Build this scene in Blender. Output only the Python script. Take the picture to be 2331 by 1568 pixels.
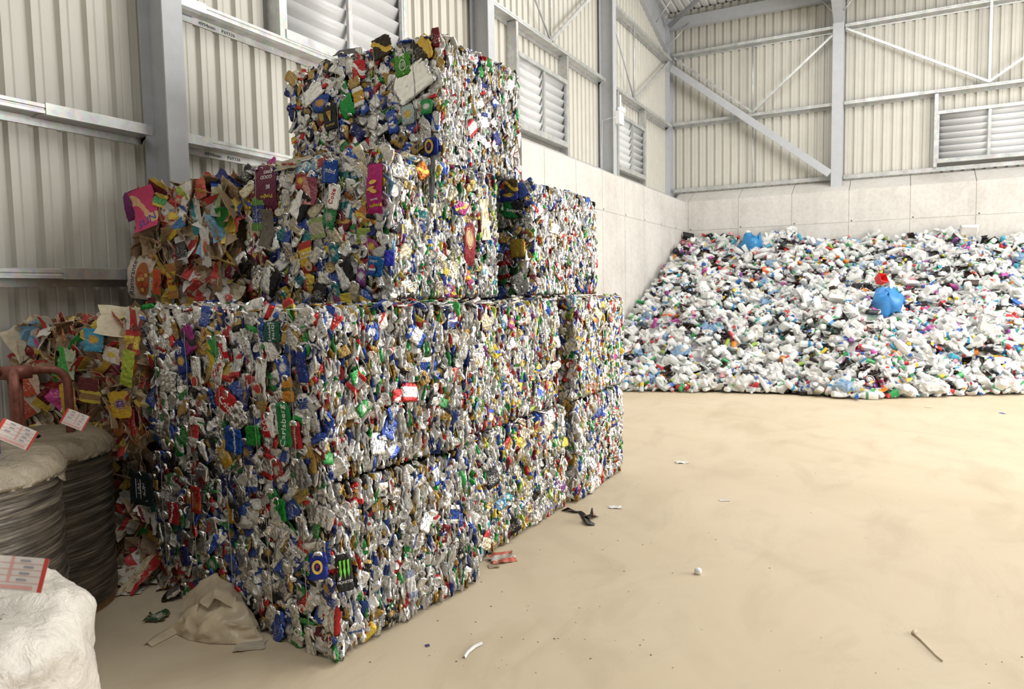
import bpy, math, random
import numpy as np
from mathutils import Matrix, Vector

# ------------------------------------------------------------------ scene, camera, world, light
S = bpy.context.scene
COL = S.collection
for o in list(bpy.data.objects):
    bpy.data.objects.remove(o)
RNG = np.random.default_rng(7)
random.seed(7)

F_PX, CX, CY = 1637.33, 1165.5, 784.0
CAM_R = np.array([[0.8811576, 0.4724875, -0.0178001],
                  [0.0189156, -0.0728426, -0.9971641],
                  [-0.4724442, 0.8783220, -0.0731232]])      # rows: right, down, forward
CAM_Z = 1.75
CAM_P = np.array([0.0, 0.0, CAM_Z])

cam = bpy.data.cameras.new('camera')
cam.sensor_width = 36.0
cam.lens = F_PX / 2331.0 * 36.0
cam.clip_start, cam.clip_end = 0.05, 200
cam.dof.use_dof = True
cam.dof.focus_distance = 4.2
cam.dof.aperture_fstop = 5.0
cam_o = bpy.data.objects.new('camera', cam)
COL.objects.link(cam_o)
mw = Matrix.Identity(4)
for i in range(3):
    mw[i][0] = CAM_R[0][i]; mw[i][1] = -CAM_R[1][i]; mw[i][2] = -CAM_R[2][i]; mw[i][3] = CAM_P[i]
cam_o.matrix_world = mw
S.camera = cam_o

W = bpy.data.worlds.new('world'); S.world = W; W.use_nodes = True
W.node_tree.nodes['Background'].inputs[0].default_value = (1.0, 0.955, 0.88, 1)
W.node_tree.nodes['Background'].inputs[1].default_value = 0.16

def area(name, loc, target, sx, sy, power, color=(1, 0.985, 0.955)):
    l = bpy.data.lights.new(name, 'AREA'); l.shape = 'RECTANGLE'; l.size = sx; l.size_y = sy
    l.energy = power; l.color = color
    o = bpy.data.objects.new(name, l); COL.objects.link(o); o.location = loc
    o.rotation_euler = (Vector(target) - Vector(loc)).to_track_quat('-Z', 'Y').to_euler()
    return o
# daylight through the rooflights and through the big door opening on the right
area('rooflight_back', (0.6, 15.2, 8.55), (0.6, 15.3, 0), 9.0, 1.6, 150)
area('rooflight_middle', (2.6, 9.6, 9.2), (2.6, 9.6, 0), 8.0, 1.6, 400)
area('rooflight_front', (2.4, -0.6, 10.2), (2.2, -0.2, 0), 6.0, 1.8, 170)
area('door_daylight', (9.6, 10.0, 3.0), (0.0, 9.6, 1.6), 9.0, 5.6, 980, (1, 0.98, 0.95))

S.view_settings.view_transform = 'Standard'
S.view_settings.look = 'None'
S.view_settings.exposure = 0.64
S.view_settings.gamma = 1.0
S.view_settings.use_curve_mapping = False
cy = S.cycles
cy.max_bounces = 6; cy.diffuse_bounces = 3; cy.glossy_bounces = 3; cy.transmission_bounces = 3
cy.transparent_max_bounces = 8; cy.caustics_reflective = False; cy.caustics_refractive = False
cy.sample_clamp_indirect = 4.0
cy.use_adaptive_sampling = True; cy.adaptive_threshold = 0.02

# ------------------------------------------------------------------ helpers
def ray(u, v):
    return CAM_R.T @ np.array([(u - CX) / F_PX, (v - CY) / F_PX, 1.0])
def on_x(u, v, x): d = ray(u, v); return CAM_P + d * (x / d[0])
def on_y(u, v, y): d = ray(u, v); return CAM_P + d * (y / d[1])
def on_z(u, v, z): d = ray(u, v); return CAM_P + d * ((z - CAM_Z) / d[2])
def at_depth(u, v, dep): return CAM_P + ray(u, v) * dep

def tag(o, label=None, cat=None, group=None, kind=None):
    if label: o['label'] = label
    if cat: o['category'] = cat
    if group: o['group'] = group
    if kind: o['kind'] = kind
    return o

def empty(name, loc=(0, 0, 0), rz=0.0, **kw):
    o = bpy.data.objects.new(name, None); COL.objects.link(o)
    o.empty_display_size = 0.1
    o.location = tuple(loc); o.rotation_euler = (0, 0, rz)
    return tag(o, **kw)

def link(name, me, parent=None, M=None, **kw):
    o = bpy.data.objects.new(name, me); COL.objects.link(o)
    if parent is not None: o.parent = parent
    if M is not None: o.matrix_local = M if parent is not None else M
    if M is not None and parent is None: o.matrix_world = M
    return tag(o, **kw)

def quads_mesh(name, V, Q, mats, pu=None, ca=None, cb=None, dp=None, mi=None, smooth=False):
    V = np.asarray(V, dtype=np.float32); Q = np.asarray(Q, dtype=np.int32)
    me = bpy.data.meshes.new(name)
    me.vertices.add(len(V)); me.vertices.foreach_set('co', V.ravel())
    me.loops.add(len(Q) * 4); me.loops.foreach_set('vertex_index', Q.ravel())
    me.polygons.add(len(Q))
    me.polygons.foreach_set('loop_start', np.arange(len(Q), dtype=np.int32) * 4)
    if mi is not None: me.polygons.foreach_set('material_index', np.asarray(mi, dtype=np.int32))
    me.polygons.foreach_set('use_smooth', np.full(len(Q), smooth, dtype=bool))
    for m in (mats if isinstance(mats, (list, tuple)) else [mats]): me.materials.append(m)
    me.update(calc_edges=True)
    if pu is not None:
        a = me.attributes.new('pu', 'FLOAT_VECTOR', 'POINT'); a.data.foreach_set('vector', np.asarray(pu, np.float32).ravel())
    for nm, arr in (('ca', ca), ('cb', cb)):
        if arr is not None:
            a = me.attributes.new(nm, 'FLOAT_COLOR', 'FACE')
            c4 = np.ones((len(Q), 4), np.float32); c4[:, :3] = arr
            a.data.foreach_set('color', c4.ravel())
    if dp is not None:
        a = me.attributes.new('dp', 'FLOAT_VECTOR', 'FACE'); a.data.foreach_set('vector', np.asarray(dp, np.float32).ravel())
    return me

class MB:
    """collects boxes, bars, prisms and tubes into one mesh"""
    def __init__(s): s.V = []; s.F = []; s.M = []
    def add(s, vs, fs, m=0):
        b = len(s.V); s.V += [tuple(map(float, v)) for v in vs]
        s.F += [tuple(b + i for i in f) for f in fs]; s.M += [m] * len(fs)
    def box(s, a, b, m=0):
        (x0, y0, z0), (x1, y1, z1) = a, b
        s.add([(x0, y0, z0), (x1, y0, z0), (x1, y1, z0), (x0, y1, z0), (x0, y0, z1), (x1, y0, z1), (x1, y1, z1), (x0, y1, z1)],
              [(0, 3, 2, 1), (4, 5, 6, 7), (0, 1, 5, 4), (1, 2, 6, 5), (2, 3, 7, 6), (3, 0, 4, 7)], m)
    def prism(s, prof, A, B, ex, ez, m=0, closed=True):
        """profile points (a,b) in axes ex, ez swept from A to B"""
        A, B, ex, ez = (np.array(k, float) for k in (A, B, ex, ez)); n = len(prof)
        vs = [A + ex * p + ez * q for p, q in prof] + [B + ex * p + ez * q for p, q in prof]
        fs = [(i, (i + 1) % n, n + (i + 1) % n, n + i) for i in range(n if closed else n - 1)]
        if closed: fs += [tuple(range(n))[::-1], tuple(range(n, 2 * n))]
        s.add(vs, fs, m)
    def bar(s, A, B, w, t, m=0, up=(0, 0, 1)):
        A, B = np.array(A, float), np.array(B, float); d = B - A; d /= np.linalg.norm(d)
        e = np.cross(d, np.array(up, float)); e /= np.linalg.norm(e); g = np.cross(e, d)
        s.prism([(-w / 2, -t / 2), (w / 2, -t / 2), (w / 2, t / 2), (-w / 2, t / 2)], A, B, e, g, m)
    def tube(s, pts, r, n=8, m=0, closed=False):
        pts = [np.array(p, float) for p in pts]; N = len(pts); rings = []
        ref = np.array((0.13, 0.31, 0.94))
        for i, p in enumerate(pts):
            if closed: d = pts[(i + 1) % N] - pts[i - 1]
            else: d = pts[min(i + 1, N - 1)] - pts[max(i - 1, 0)]
            d = d / (np.linalg.norm(d) + 1e-12)
            e = np.cross(d, ref); 
            if np.linalg.norm(e) < .1: e = np.cross(d, (1, 0, 0))
            e /= np.linalg.norm(e); g = np.cross(d, e)
            rr = r[i] if hasattr(r, '__len__') else r
            rings.append([p + rr * (math.cos(2 * math.pi * k / n) * e + math.sin(2 * math.pi * k / n) * g) for k in range(n)])
        vs = [q for R_ in rings for q in R_]; fs = []
        for i in range(N if closed else N - 1):
            j = (i + 1) % N
            fs += [(i * n + k, i * n + (k + 1) % n, j * n + (k + 1) % n, j * n + k) for k in range(n)]
        if not closed: fs += [tuple(range(n))[::-1], tuple((N - 1) * n + k for k in range(n))]
        s.add(vs, fs, m)
    def lathe(s, prof, c=(0, 0, 0), n=24, m=0):
        c = np.array(c, float); vs = []; fs = []
        for r, z in prof: vs += [c + (r * math.cos(2 * math.pi * k / n), r * math.sin(2 * math.pi * k / n), z) for k in range(n)]
        for i in range(len(prof) - 1):
            fs += [(i * n + k, i * n + (k + 1) % n, (i + 1) * n + (k + 1) % n, (i + 1) * n + k) for k in range(n)]
        s.add(vs, fs, m)
    def mesh(s, name, mats, smooth=False):
        me = bpy.data.meshes.new(name); me.from_pydata(s.V, [], s.F)
        for mt in (mats if isinstance(mats, (list, tuple)) else [mats]): me.materials.append(mt)
        me.polygons.foreach_set('material_index', s.M)
        me.polygons.foreach_set('use_smooth', [smooth] * len(s.F)); me.update()
        return me
    def build(s, name, mats, parent=None, smooth=False, M=None, **kw):
        return link(name, s.mesh(name, mats, smooth), parent, M, **kw)

# ------------------------------------------------------------------ materials
def new_mat(name):
    m = bpy.data.materials.new(name); m.use_nodes = True
    nt = m.node_tree; b = nt.nodes['Principled BSDF']
    return m, nt, b
def N(nt, typ, **kw):
    n = nt.nodes.new(typ)
    for k, v in kw.items(): setattr(n, k, v)
    return n
def ramp(nt, fac, stops):
    r = N(nt, 'ShaderNodeValToRGB'); nt.links.new(fac, r.inputs[0])
    els = r.color_ramp.elements
    while len(els) < len(stops): els.new(0.5)
    for e, (p, c) in zip(els, stops): e.position = p; e.color = (*c, 1)
    return r.outputs[0]
def mixc(nt, f, a, b, mode='MIX'):
    n = N(nt, 'ShaderNodeMix', data_type='RGBA', blend_type=mode)
    for sock, v in ((n.inputs[0], f), (n.inputs[6], a), (n.inputs[7], b)):
        if isinstance(v, bpy.types.NodeSocket): nt.links.new(v, sock)
        elif isinstance(v, (int, float)): sock.default_value = v
        else: sock.default_value = (*v, 1)
    return n.outputs[2]
def mth(nt, op, *a, clamp=False):
    n = N(nt, 'ShaderNodeMath', operation=op, use_clamp=clamp)
    for i, v in enumerate(a):
        if isinstance(v, bpy.types.NodeSocket): nt.links.new(v, n.inputs[i])
        else: n.inputs[i].default_value = v
    return n.outputs[0]
def noise(nt, scale, detail=4, rough=.55, vec=None, dist=0.0, dim='3D'):
    n = N(nt, 'ShaderNodeTexNoise', noise_dimensions=dim)
    n.inputs['Scale'].default_value = scale; n.inputs['Detail'].default_value = detail
    n.inputs['Roughness'].default_value = rough; n.inputs['Distortion'].default_value = dist
    if vec is not None: nt.links.new(vec, n.inputs['Vector'])
    return n.outputs[0]
def objco(nt, scale=(1, 1, 1), gen=False):
    t = N(nt, 'ShaderNodeTexCoord'); mp = N(nt, 'ShaderNodeMapping')
    mp.inputs['Scale'].default_value = scale
    nt.links.new(t.outputs['Object'], mp.inputs[0]); return mp.outputs[0]
def bump(nt, b, h, strength=.3, dist=.01):
    n = N(nt, 'ShaderNodeBump'); n.inputs['Strength'].default_value = strength; n.inputs['Distance'].default_value = dist
    nt.links.new(h, n.inputs['Height']); nt.links.new(n.outputs[0], b.inputs['Normal'])

def plain(name, col, rough=.5, metal=0.0, var=.12, scale=6, bmp=0.0, bscale=60):
    m, nt, b = new_mat(name)
    f = noise(nt, scale, 4, .6, objco(nt))
    lo = tuple(c * (1 - var) for c in col); hi = tuple(min(1, c * (1 + var)) for c in col)
    nt.links.new(ramp(nt, f, [(.3, lo), (.7, hi)]), b.inputs['Base Color'])
    b.inputs['Roughness'].default_value = rough; b.inputs['Metallic'].default_value = metal
    if bmp: bump(nt, b, noise(nt, bscale, 3, .5, objco(nt)), bmp, .004)
    return m

M_SHEET = plain('cladding_liner', (.635, .618, .555), .38, 0, .04, 3)
M_STEEL = plain('grey_painted_steel', (.50, .52, .55), .38, 0, .05, 8, .08, 80)
M_ROOF = plain('roof_liner', (.80, .81, .80), .5, 0, .05, 3)
M_DARK = plain('dark_gap', (.05, .05, .045), .8, 0, .2)  # near-black colour standing in for shade in gaps and holes
M_KRAFT = plain('kraft_fill', (.24, .16, .09), .8, 0, .3, 14)
M_WHITE = plain('white_plastic', (.86, .86, .86), .35, 0, .03)
M_WIRE = plain('baling_wire_steel', (.5, .49, .47), .35, 1, .1)
M_RUST = plain('red_oxide_tube', (.24, .085, .06), .45, .25, .35, 25, .15, 120)
M_BLUE = plain('blue_paint', (.02, .04, .35), .4, 0, .1)
M_WOOD = plain('stained_timber', (.30, .17, .07), .6, 0, .25, 12)
M_TAG = plain('tag_card', (.86, .80, .76), .55, 0, .04, 20)
M_RED = plain('red_print', (.72, .07, .05), .5, 0, .08)
M_INKRED = plain('pale_red_print', (.85, .45, .42), .55, 0, .08)
M_INK = plain('ink', (.03, .03, .035), .6, 0, .1)
M_INKGREY = plain('pencil_grey_ink', (.42, .42, .48), .6, 0, .1)
M_BLADE = plain('louvre_blade', (.64, .65, .66), .35, 0, .04, 5)
M_MESH_SHADE = plain('louvre_shadow', (.22, .21, .19), .7, 0, .1)  # dark tone for the mesh and the shade behind the blades

def make_galv():
    m, nt, b = new_mat('galvanised_steel')
    vo = N(nt, 'ShaderNodeTexVoronoi'); vo.inputs['Scale'].default_value = 30; nt.links.new(objco(nt), vo.inputs['Vector'])
    f = noise(nt, 5, 4, .6, objco(nt))
    c = mixc(nt, .25, ramp(nt, f, [(.3, (.50, .51, .51)), (.7, (.72, .73, .72))]), vo.outputs['Color'], 'SOFT_LIGHT')
    nt.links.new(c, b.inputs['Base Color']); b.inputs['Metallic'].default_value = .55; b.inputs['Roughness'].default_value = .38
    return m
M_GALV = make_galv()

def make_concrete():
    m, nt, b = new_mat('cast_concrete')
    co = objco(nt)
    big = noise(nt, .9, 6, .62, co); fine = noise(nt, 14, 5, .6, co)
    streak = noise(nt, 1.0, 5, .6, objco(nt, (5, 5, .5)))
    c = ramp(nt, big, [(.25, (.60, .575, .54)), (.5, (.72, .70, .665)), (.75, (.77, .755, .72))])
    c = mixc(nt, .25, c, ramp(nt, streak, [(.35, (.55, .52, .47)), (.6, (.80, .78, .75))]), 'MULTIPLY')
    c = mixc(nt, .18, c, ramp(nt, fine, [(.35, (.5, .47, .43)), (.55, (1, 1, 1))]), 'MULTIPLY')
    vo = noise(nt, 2.3, 8, .75, co, 1.0)
    c = mixc(nt, ramp(nt, vo, [(.66, (0, 0, 0)), (.74, (.35, .35, .35))]), c, (.40, .36, .30))
    nt.links.new(c, b.inputs['Base Color']); b.inputs['Roughness'].default_value = .75
    bump(nt, b, fine, .12, .004)
    return m
M_CONC = make_concrete()

def make_floor():
    m, nt, b = new_mat('dusty_concrete_floor')
    co = objco(nt)
    big = noise(nt, .35, 6, .6, co, .4); mid = noise(nt, 2.2, 8, .68, objco(nt, (1, .45, 1)), .8); fine = noise(nt, 40, 4, .6, co)
    c = ramp(nt, big, [(.3, (.60, .495, .345)), (.55, (.67, .565, .41)), (.75, (.72, .62, .475))])
    c = mixc(nt, .6, c, ramp(nt, mid, [(.30, (.80, .76, .70)), (.5, (1, 1, 1)), (.72, (1.0, .97, .93))]), 'MULTIPLY')
    # tyre tracks and scuffs that curve across the bay
    tr = N(nt, 'ShaderNodeTexWave', wave_type='RINGS', rings_direction='Z'); mp = N(nt, 'ShaderNodeMapping')
    tc = N(nt, 'ShaderNodeTexCoord'); nt.links.new(tc.outputs['Object'], mp.inputs[0]); mp.inputs['Location'].default_value = (6.0, 1.5, 0)
    nt.links.new(mp.outputs[0], tr.inputs['Vector']); tr.inputs['Scale'].default_value = .55; tr.inputs['Distortion'].default_value = 2.5
    tr.inputs['Detail'].default_value = 5; tr.inputs['Detail Scale'].default_value = 1.2
    msk = mth(nt, 'MULTIPLY', ramp(nt, tr.outputs['Fac'], [(.72, (0, 0, 0)), (.95, (1, 1, 1))]), ramp(nt, noise(nt, .8, 5, .65, co), [(.45, (0, 0, 0)), (.62, (.22, .22, .22))]))
    c = mixc(nt, msk, c, (.50, .40, .28))
    sp = noise(nt, 9, 6, .8, co)
    c = mixc(nt, ramp(nt, sp, [(.68, (0, 0, 0)), (.76, (.4, .4, .4))]), c, (.36, .29, .2))
    nt.links.new(c, b.inputs['Base Color'])
    nt.links.new(ramp(nt, mid, [(.3, (.5,) * 3), (.7, (.72,) * 3)]), b.inputs['Roughness'])
    bump(nt, b, fine, .05, .002)
    return m
M_FLOOR = make_floor()

def attr(nt, name): return N(nt, 'ShaderNodeAttribute', attribute_name=name)
def make_pack(name, paper=False):
    """printed packaging: cans, tins and cartons; colours ca, cb and design dp ride on the mesh"""
    m, nt, b = new_mat(name)
    A, B, D, P = attr(nt, 'ca').outputs['Color'], attr(nt, 'cb').outputs['Color'], attr(nt, 'dp').outputs['Vector'], attr(nt, 'pu').outputs['Vector']
    d = N(nt, 'ShaderNodeSeparateXYZ'); nt.links.new(D, d.inputs[0]); typ, txt, met = d.outputs
    p = N(nt, 'ShaderNodeSeparateXYZ'); nt.links.new(P, p.inputs[0]); u, v, seed = p.outputs
    def near(k): return mth(nt, 'COMPARE', typ, float(k), .3)
    ell = mth(nt, 'ADD', mth(nt, 'POWER', mth(nt, 'DIVIDE', mth(nt, 'SUBTRACT', u, .5), .30), 2), mth(nt, 'POWER', mth(nt, 'DIVIDE', mth(nt, 'SUBTRACT', v, .52), .20), 2))
    badge = mth(nt, 'MULTIPLY', mth(nt, 'LESS_THAN', ell, 1.0), mth(nt, 'SUBTRACT', 1.0, mth(nt, 'COMPARE', ell, .72, .10)))
    sw = mth(nt, 'ADD', mth(nt, 'MULTIPLY', u, .6), mth(nt, 'SUBTRACT', v, mth(nt, 'MULTIPLY', .10, mth(nt, 'SINE', mth(nt, 'MULTIPLY', u, 7.0)))))
    swoosh = mth(nt, 'COMPARE', sw, .8, .12)
    bands = mth(nt, 'GREATER_THAN', mth(nt, 'ABSOLUTE', mth(nt, 'SUBTRACT', v, .5)), .27)
    half = mth(nt, 'GREATER_THAN', mth(nt, 'ADD', u, mth(nt, 'MULTIPLY', v, .5)), .78)
    msk = mth(nt, 'MULTIPLY', near(1), badge)
    for k, g in ((2, swoosh), (3, bands), (4, half)): msk = mth(nt, 'ADD', msk, mth(nt, 'MULTIPLY', near(k), g))
    c = mixc(nt, msk, A, B)
    # broken small print
    cv = N(nt, 'ShaderNodeCombineXYZ'); nt.links.new(mth(nt, 'MULTIPLY', u, 9.0), cv.inputs[0]); nt.links.new(mth(nt, 'MULTIPLY', v, 26.0), cv.inputs[1]); nt.links.new(mth(nt, 'MULTIPLY', seed, 37.0), cv.inputs[2])
    tn = noise(nt, 1.0, 1, .5, cv.outputs[0])
    region = mth(nt, 'MULTIPLY', mth(nt, 'GREATER_THAN', tn, .60), mth(nt, 'LESS_THAN', mth(nt, 'ABSOLUTE', mth(nt, 'SUBTRACT', v, .45)), .22))
    lum = N(nt, 'ShaderNodeRGBToBW'); nt.links.new(c, lum.inputs[0])
    ink = mixc(nt, mth(nt, 'GREATER_THAN', lum.outputs[0], .4), (.85, .84, .8), (.10, .09, .12))
    c = mixc(nt, mth(nt, 'MULTIPLY', mth(nt, 'MULTIPLY', region, txt), .75), c, ink)
    # grime and scuffs
    g = noise(nt, 28, 5, .65, objco(nt))
    c = mixc(nt, .35, c, ramp(nt, g, [(.28, (.45, .41, .36)), (.5, (1, 1, 1))]), 'MULTIPLY')
    nt.links.new(c, b.inputs['Base Color']); nt.links.new(met, b.inputs['Metallic'])
    nt.links.new(mth(nt, 'SUBTRACT', .56, mth(nt, 'MULTIPLY', met, .34)), b.inputs['Roughness'])
    cv2 = N(nt, 'ShaderNodeVectorMath', operation='SCALE'); nt.links.new(P, cv2.inputs[0]); cv2.inputs['Scale'].default_value = 1.0
    vo = N(nt, 'ShaderNodeTexVoronoi', feature='F1'); vo.inputs['Scale'].default_value = 6.5; nt.links.new(cv2.outputs[0], vo.inputs['Vector'])
    w = mth(nt, 'ADD', mth(nt, 'MULTIPLY', vo.outputs['Distance'], 1.1), noise(nt, 9, 3, .6, cv2.outputs[0], .8))
    bump(nt, b, w, .34, .010)
    return m
M_PACK = make_pack('crushed_can_print')

def make_plastic():
    m, nt, b = new_mat('waste_plastic')
    A, D = attr(nt, 'ca').outputs['Color'], attr(nt, 'dp').outputs['Vector']
    d = N(nt, 'ShaderNodeSeparateXYZ'); nt.links.new(D, d.inputs[0])
    g = noise(nt, 9, 4, .6, objco(nt))
    c = mixc(nt, .3, A, ramp(nt, g, [(.3, (.6, .57, .52)), (.55, (1, 1, 1))]), 'MULTIPLY')
    nt.links.new(c, b.inputs['Base Color']); b.inputs['Roughness'].default_value = .32
    bump(nt, b, noise(nt, 30, 3, .6, objco(nt), .5), .35, .01)
    tr = N(nt, 'ShaderNodeBsdfTransparent'); tr.inputs[0].default_value = (.97, .98, .98, 1)
    mx = N(nt, 'ShaderNodeMixShader'); nt.links.new(d.outputs[1], mx.inputs[0])
    nt.links.new(b.outputs[0], mx.inputs[1]); nt.links.new(tr.outputs[0], mx.inputs[2])
    nt.links.new(mx.outputs[0], nt.nodes['Material Output'].inputs[0])
    return m
M_PLAS = make_plastic()

def make_film(name, col, alpha, rough=.28, bs=.9, bsc=16):
    m, nt, b = new_mat(name)
    g = noise(nt, 7, 5, .6, objco(nt), .5)
    nt.links.new(ramp(nt, g, [(.3, tuple(c * .72 for c in col)), (.65, col)]), b.inputs['Base Color'])
    b.inputs['Roughness'].default_value = rough
    bump(nt, b, noise(nt, bsc, 5, .6, objco(nt), .6), bs, .02)
    tr = N(nt, 'ShaderNodeBsdfTransparent'); mx = N(nt, 'ShaderNodeMixShader')
    mx.inputs[0].default_value = 1 - alpha
    nt.links.new(b.outputs[0], mx.inputs[1]); nt.links.new(tr.outputs[0], mx.inputs[2])
    nt.links.new(mx.outputs[0], nt.nodes['Material Output'].inputs[0])
    return m
M_WRAP = make_film('dusty_stretch_film', (.44, .375, .275), .80)
M_SACKWRAP = make_film('dusty_white_wrap', (.80, .76, .69), .97, .32)
M_SACK = make_film('torn_sack_plastic', (.76, .64, .46), .86, .36, .22, 9)

def make_coil():
    m, nt, b = new_mat('wound_black_wire')
    a = noise(nt, 1.0, 3, .6, objco(nt, (2.5, 2.5, 60)), .25); f = noise(nt, 1.0, 3, .7, objco(nt, (4, 4, 210)), .3); d = noise(nt, 5, 4, .6, objco(nt))
    h = mth(nt, 'ADD', mth(nt, 'MULTIPLY', a, .65), mth(nt, 'MULTIPLY', f, .35))
    c = ramp(nt, h, [(.36, (.02, .017, .014)), (.48, (.085, .072, .058)), (.58, (.20, .17, .13)), (.70, (.42, .36, .27))])  # dark grooves and tan highlights put into the colour by wire height
    c = mixc(nt, ramp(nt, d, [(.45, (0, 0, 0)), (.75, (.35, .35, .35))]), c, (.32, .26, .19))
    nt.links.new(c, b.inputs['Base Color']); b.inputs['Metallic'].default_value = .25; b.inputs['Roughness'].default_value = .36
    bump(nt, b, h, .8, .02)
    return m
M_COIL = make_coil()
_ink = {}
def ink(col, metal=0.0):
    k = tuple(round(c, 3) for c in col)
    if k not in _ink: _ink[k] = plain('print_ink', col, .45, metal, .06, 20)
    return _ink[k]

def text_mesh(s, size, mat, depth=.0006, align='CENTER', sx=1.0, shear=0.0):
    cu = bpy.data.curves.new('lettering', 'FONT'); cu.body = s; cu.size = size; cu.align_x = align; cu.align_y = 'CENTER'
    cu.extrude = depth; cu.shear = shear; cu.resolution_u = 2
    o = bpy.data.objects.new('lettering', cu); COL.objects.link(o)
    me = bpy.data.meshes.new_from_object(o)
    bpy.data.objects.remove(o); bpy.data.curves.remove(cu)
    if sx != 1.0:
        for vtx in me.vertices: vtx.co.x *= sx
    me.materials.clear(); me.materials.append(mat); me.name = 'lettering'
    return me

# ------------------------------------------------------------------ the building
YB, XL = 18.267, -4.80            # inner faces of the cast concrete walls
ZC = 3.922                        # top edge of the concrete
XS, YS = -5.38, 18.90             # cladding planes
ROOF_Y0, ROOF_Z0, ROOF_SL = 18.95, 8.86, 0.105
def roof_z(y): return ROOF_Z0 + (ROOF_Y0 - y) * ROOF_SL

fl = MB(); fl.box((-5.6, -5, -.2), (11, 19.2, 0)); fl.build('floor', M_FLOOR, kind='structure')

def cladding(name, A, B, inward, z0, z1f):
    """trapezoidal liner sheet between A and B; inward = unit vector to the room"""
    A, B, inward = np.array(A, float), np.array(B, float), np.array(inward, float)
    L = np.linalg.norm(B - A); d = (B - A) / L; P = .2
    prof = [(0, 0), (.040, 0), (.050, -.006), (.060, 0), (.122, 0), (.135, -.042), (.182, -.042), (.195, 0)]
    pts = []
    k = 0
    while k * P < L:
        pts += [(k * P + a, b) for a, b in prof if k * P + a <= L]; k += 1
    V = []; Q = []
    for a, b in pts:
        p = A + d * a + inward * b
        V += [(p[0], p[1], z0), (p[0], p[1], z1f(p))]
    for i in range(len(pts) - 1): Q.append((2 * i, 2 * i + 2, 2 * i + 3, 2 * i + 1))
    return link(name, quads_mesh(name, V, Q, M_SHEET), kind='structure')
cladding('wall_left', (XS, -5, 0), (XS, YS, 0), (1, 0, 0), 0.0, lambda p: roof_z(p[1]))
cladding('wall_back', (XS, YS, 0), (9.0, YS, 0), (0, -1, 0), 3.6, lambda p: roof_z(p[1]) - .02)
backs = MB(); backs.box((XS - .12, -5, 0), (XS - .08, YS + .1, 11.2)); backs.box((XS - .12, YS + .06, 0), (9, YS + .1, 9)); backs.build('wall_outer', M_DARK, kind='structure')

# roof liner: shallow ribs running up the slope
V = []; Q = []; xs = []
x = -5.5
while x < 9.0:
    xs += [(x, 0), (x + .12, 0), (x + .14, .035), (x + .18, .035)]; x += .2
for xx, dz in xs: V += [(xx, ROOF_Y0 + .15, roof_z(ROOF_Y0 + .15) + dz), (xx, 7.0, roof_z(7.0) + dz)]
for i in range(len(xs) - 1): Q.append((2 * i, 2 * i + 1, 2 * i + 3, 2 * i + 2))
link('ceiling', quads_mesh('ceiling', V, Q, M_ROOF), kind='structure')
# roof over the near end of the hall, above the frame
nr = MB(); nr.prism([(0, 0), (0, .05)], (-5.5, 7.0, roof_z(7.0) + .02), (-5.5, -5, roof_z(-5)), (0, 0, 1), (0, 0, 1))
nr = MB(); nr.add([(-5.5, 7, roof_z(7) + .04), (2.0, 7, roof_z(7) + .04), (2.0, -5, roof_z(-5)), (-5.5, -5, roof_z(-5))], [(0, 1, 2, 3)])
nr.build('ceiling_near', M_ROOF, kind='structure')

# concrete push walls with a splayed top and formwork joints cut in
def conc_wall(name, A, B, inward, z1, joints, lift):
    A, B, inward = np.array(A, float), np.array(B, float), np.array(inward, float)
    d = B - A; L = np.linalg.norm(d); d /= L
    mb = MB()
    back = .62
    cuts = sorted([0.0] + [j for j in joints if 0 < j < L] + [L]); g = .006
    for i in range(len(cuts) - 1):
        a, b = cuts[i] + (g if i else 0), cuts[i + 1] - (g if i < len(cuts) - 2 else 0)
        for z0, zz, top in ((0, lift - .004, 0), (lift + .004, z1, 1)):
            p = A + d * a; q = A + d * b
            prof = [(0, z0), (0, zz), (-back, zz + (.31 if top else 0)), (-back, z0)]
            mb.prism(prof, (p[0], p[1], 0), (q[0], q[1], 0), inward, (0, 0, 1))
    p = A - inward * .012 + d * .03; q = B - inward * .012 - d * .03
    mb.prism([(0, 0), (0, z1 - .01), (-.5, z1 - .01), (-.5, .01)], (p[0], p[1], 0), (q[0], q[1], 0), inward, (0, 0, 1), 1)
    o = mb.build(name, [M_CONC, M_CONC], kind='structure')
    holes = MB()
    ez = np.array((0, 0, 1.0))
    for j in joints:
        for zz in (lift - 1.0, lift, lift + .12 if False else lift - .45):
            pass
        c = A + d * (j + .06) + inward * .003 + ez * (lift + .03)
        if 0 < j < L:
            holes.prism([(.016 * math.cos(t), .016 * math.sin(t)) for t in np.linspace(0, 2 * math.pi, 9)[:-1]], c, c - inward * .02, d, ez)
    holes.build(name + '_tie_holes', M_DARK, kind='structure')
conc_wall('wall_left_concrete', (XL, 9.32, 0), (XL, YB + .3, 0), (1, 0, 0), ZC, [0.75 + 1.22 * k for k in range(8)], 3.20)
conc_wall('wall_back_concrete', (XL - .3, YB, 0), (9, YB, 0), (0, -1, 0), ZC, [(.184 - 1.225 * 4 + 1.225 * k) - (XL - .3) for k in range(12)], 3.20)

# galvanised flashing above the concrete
tr = MB()
tr.box((-5.30, 9.3, 3.97), (-5.27, 13.78, 4.17)); tr.box((-5.30, 13.98, 3.97), (-5.27, 18.4, 4.17))
tr.build('trim_1', M_GALV, kind='structure')
tr = MB(); tr.box((-5.25, 18.80, 4.25), (-1.46, 18.83, 4.34)); tr.box((-1.2, 18.80, 4.25), (9, 18.83, 4.34)); tr.build('trim_2', M_GALV, kind='structure')

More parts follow.
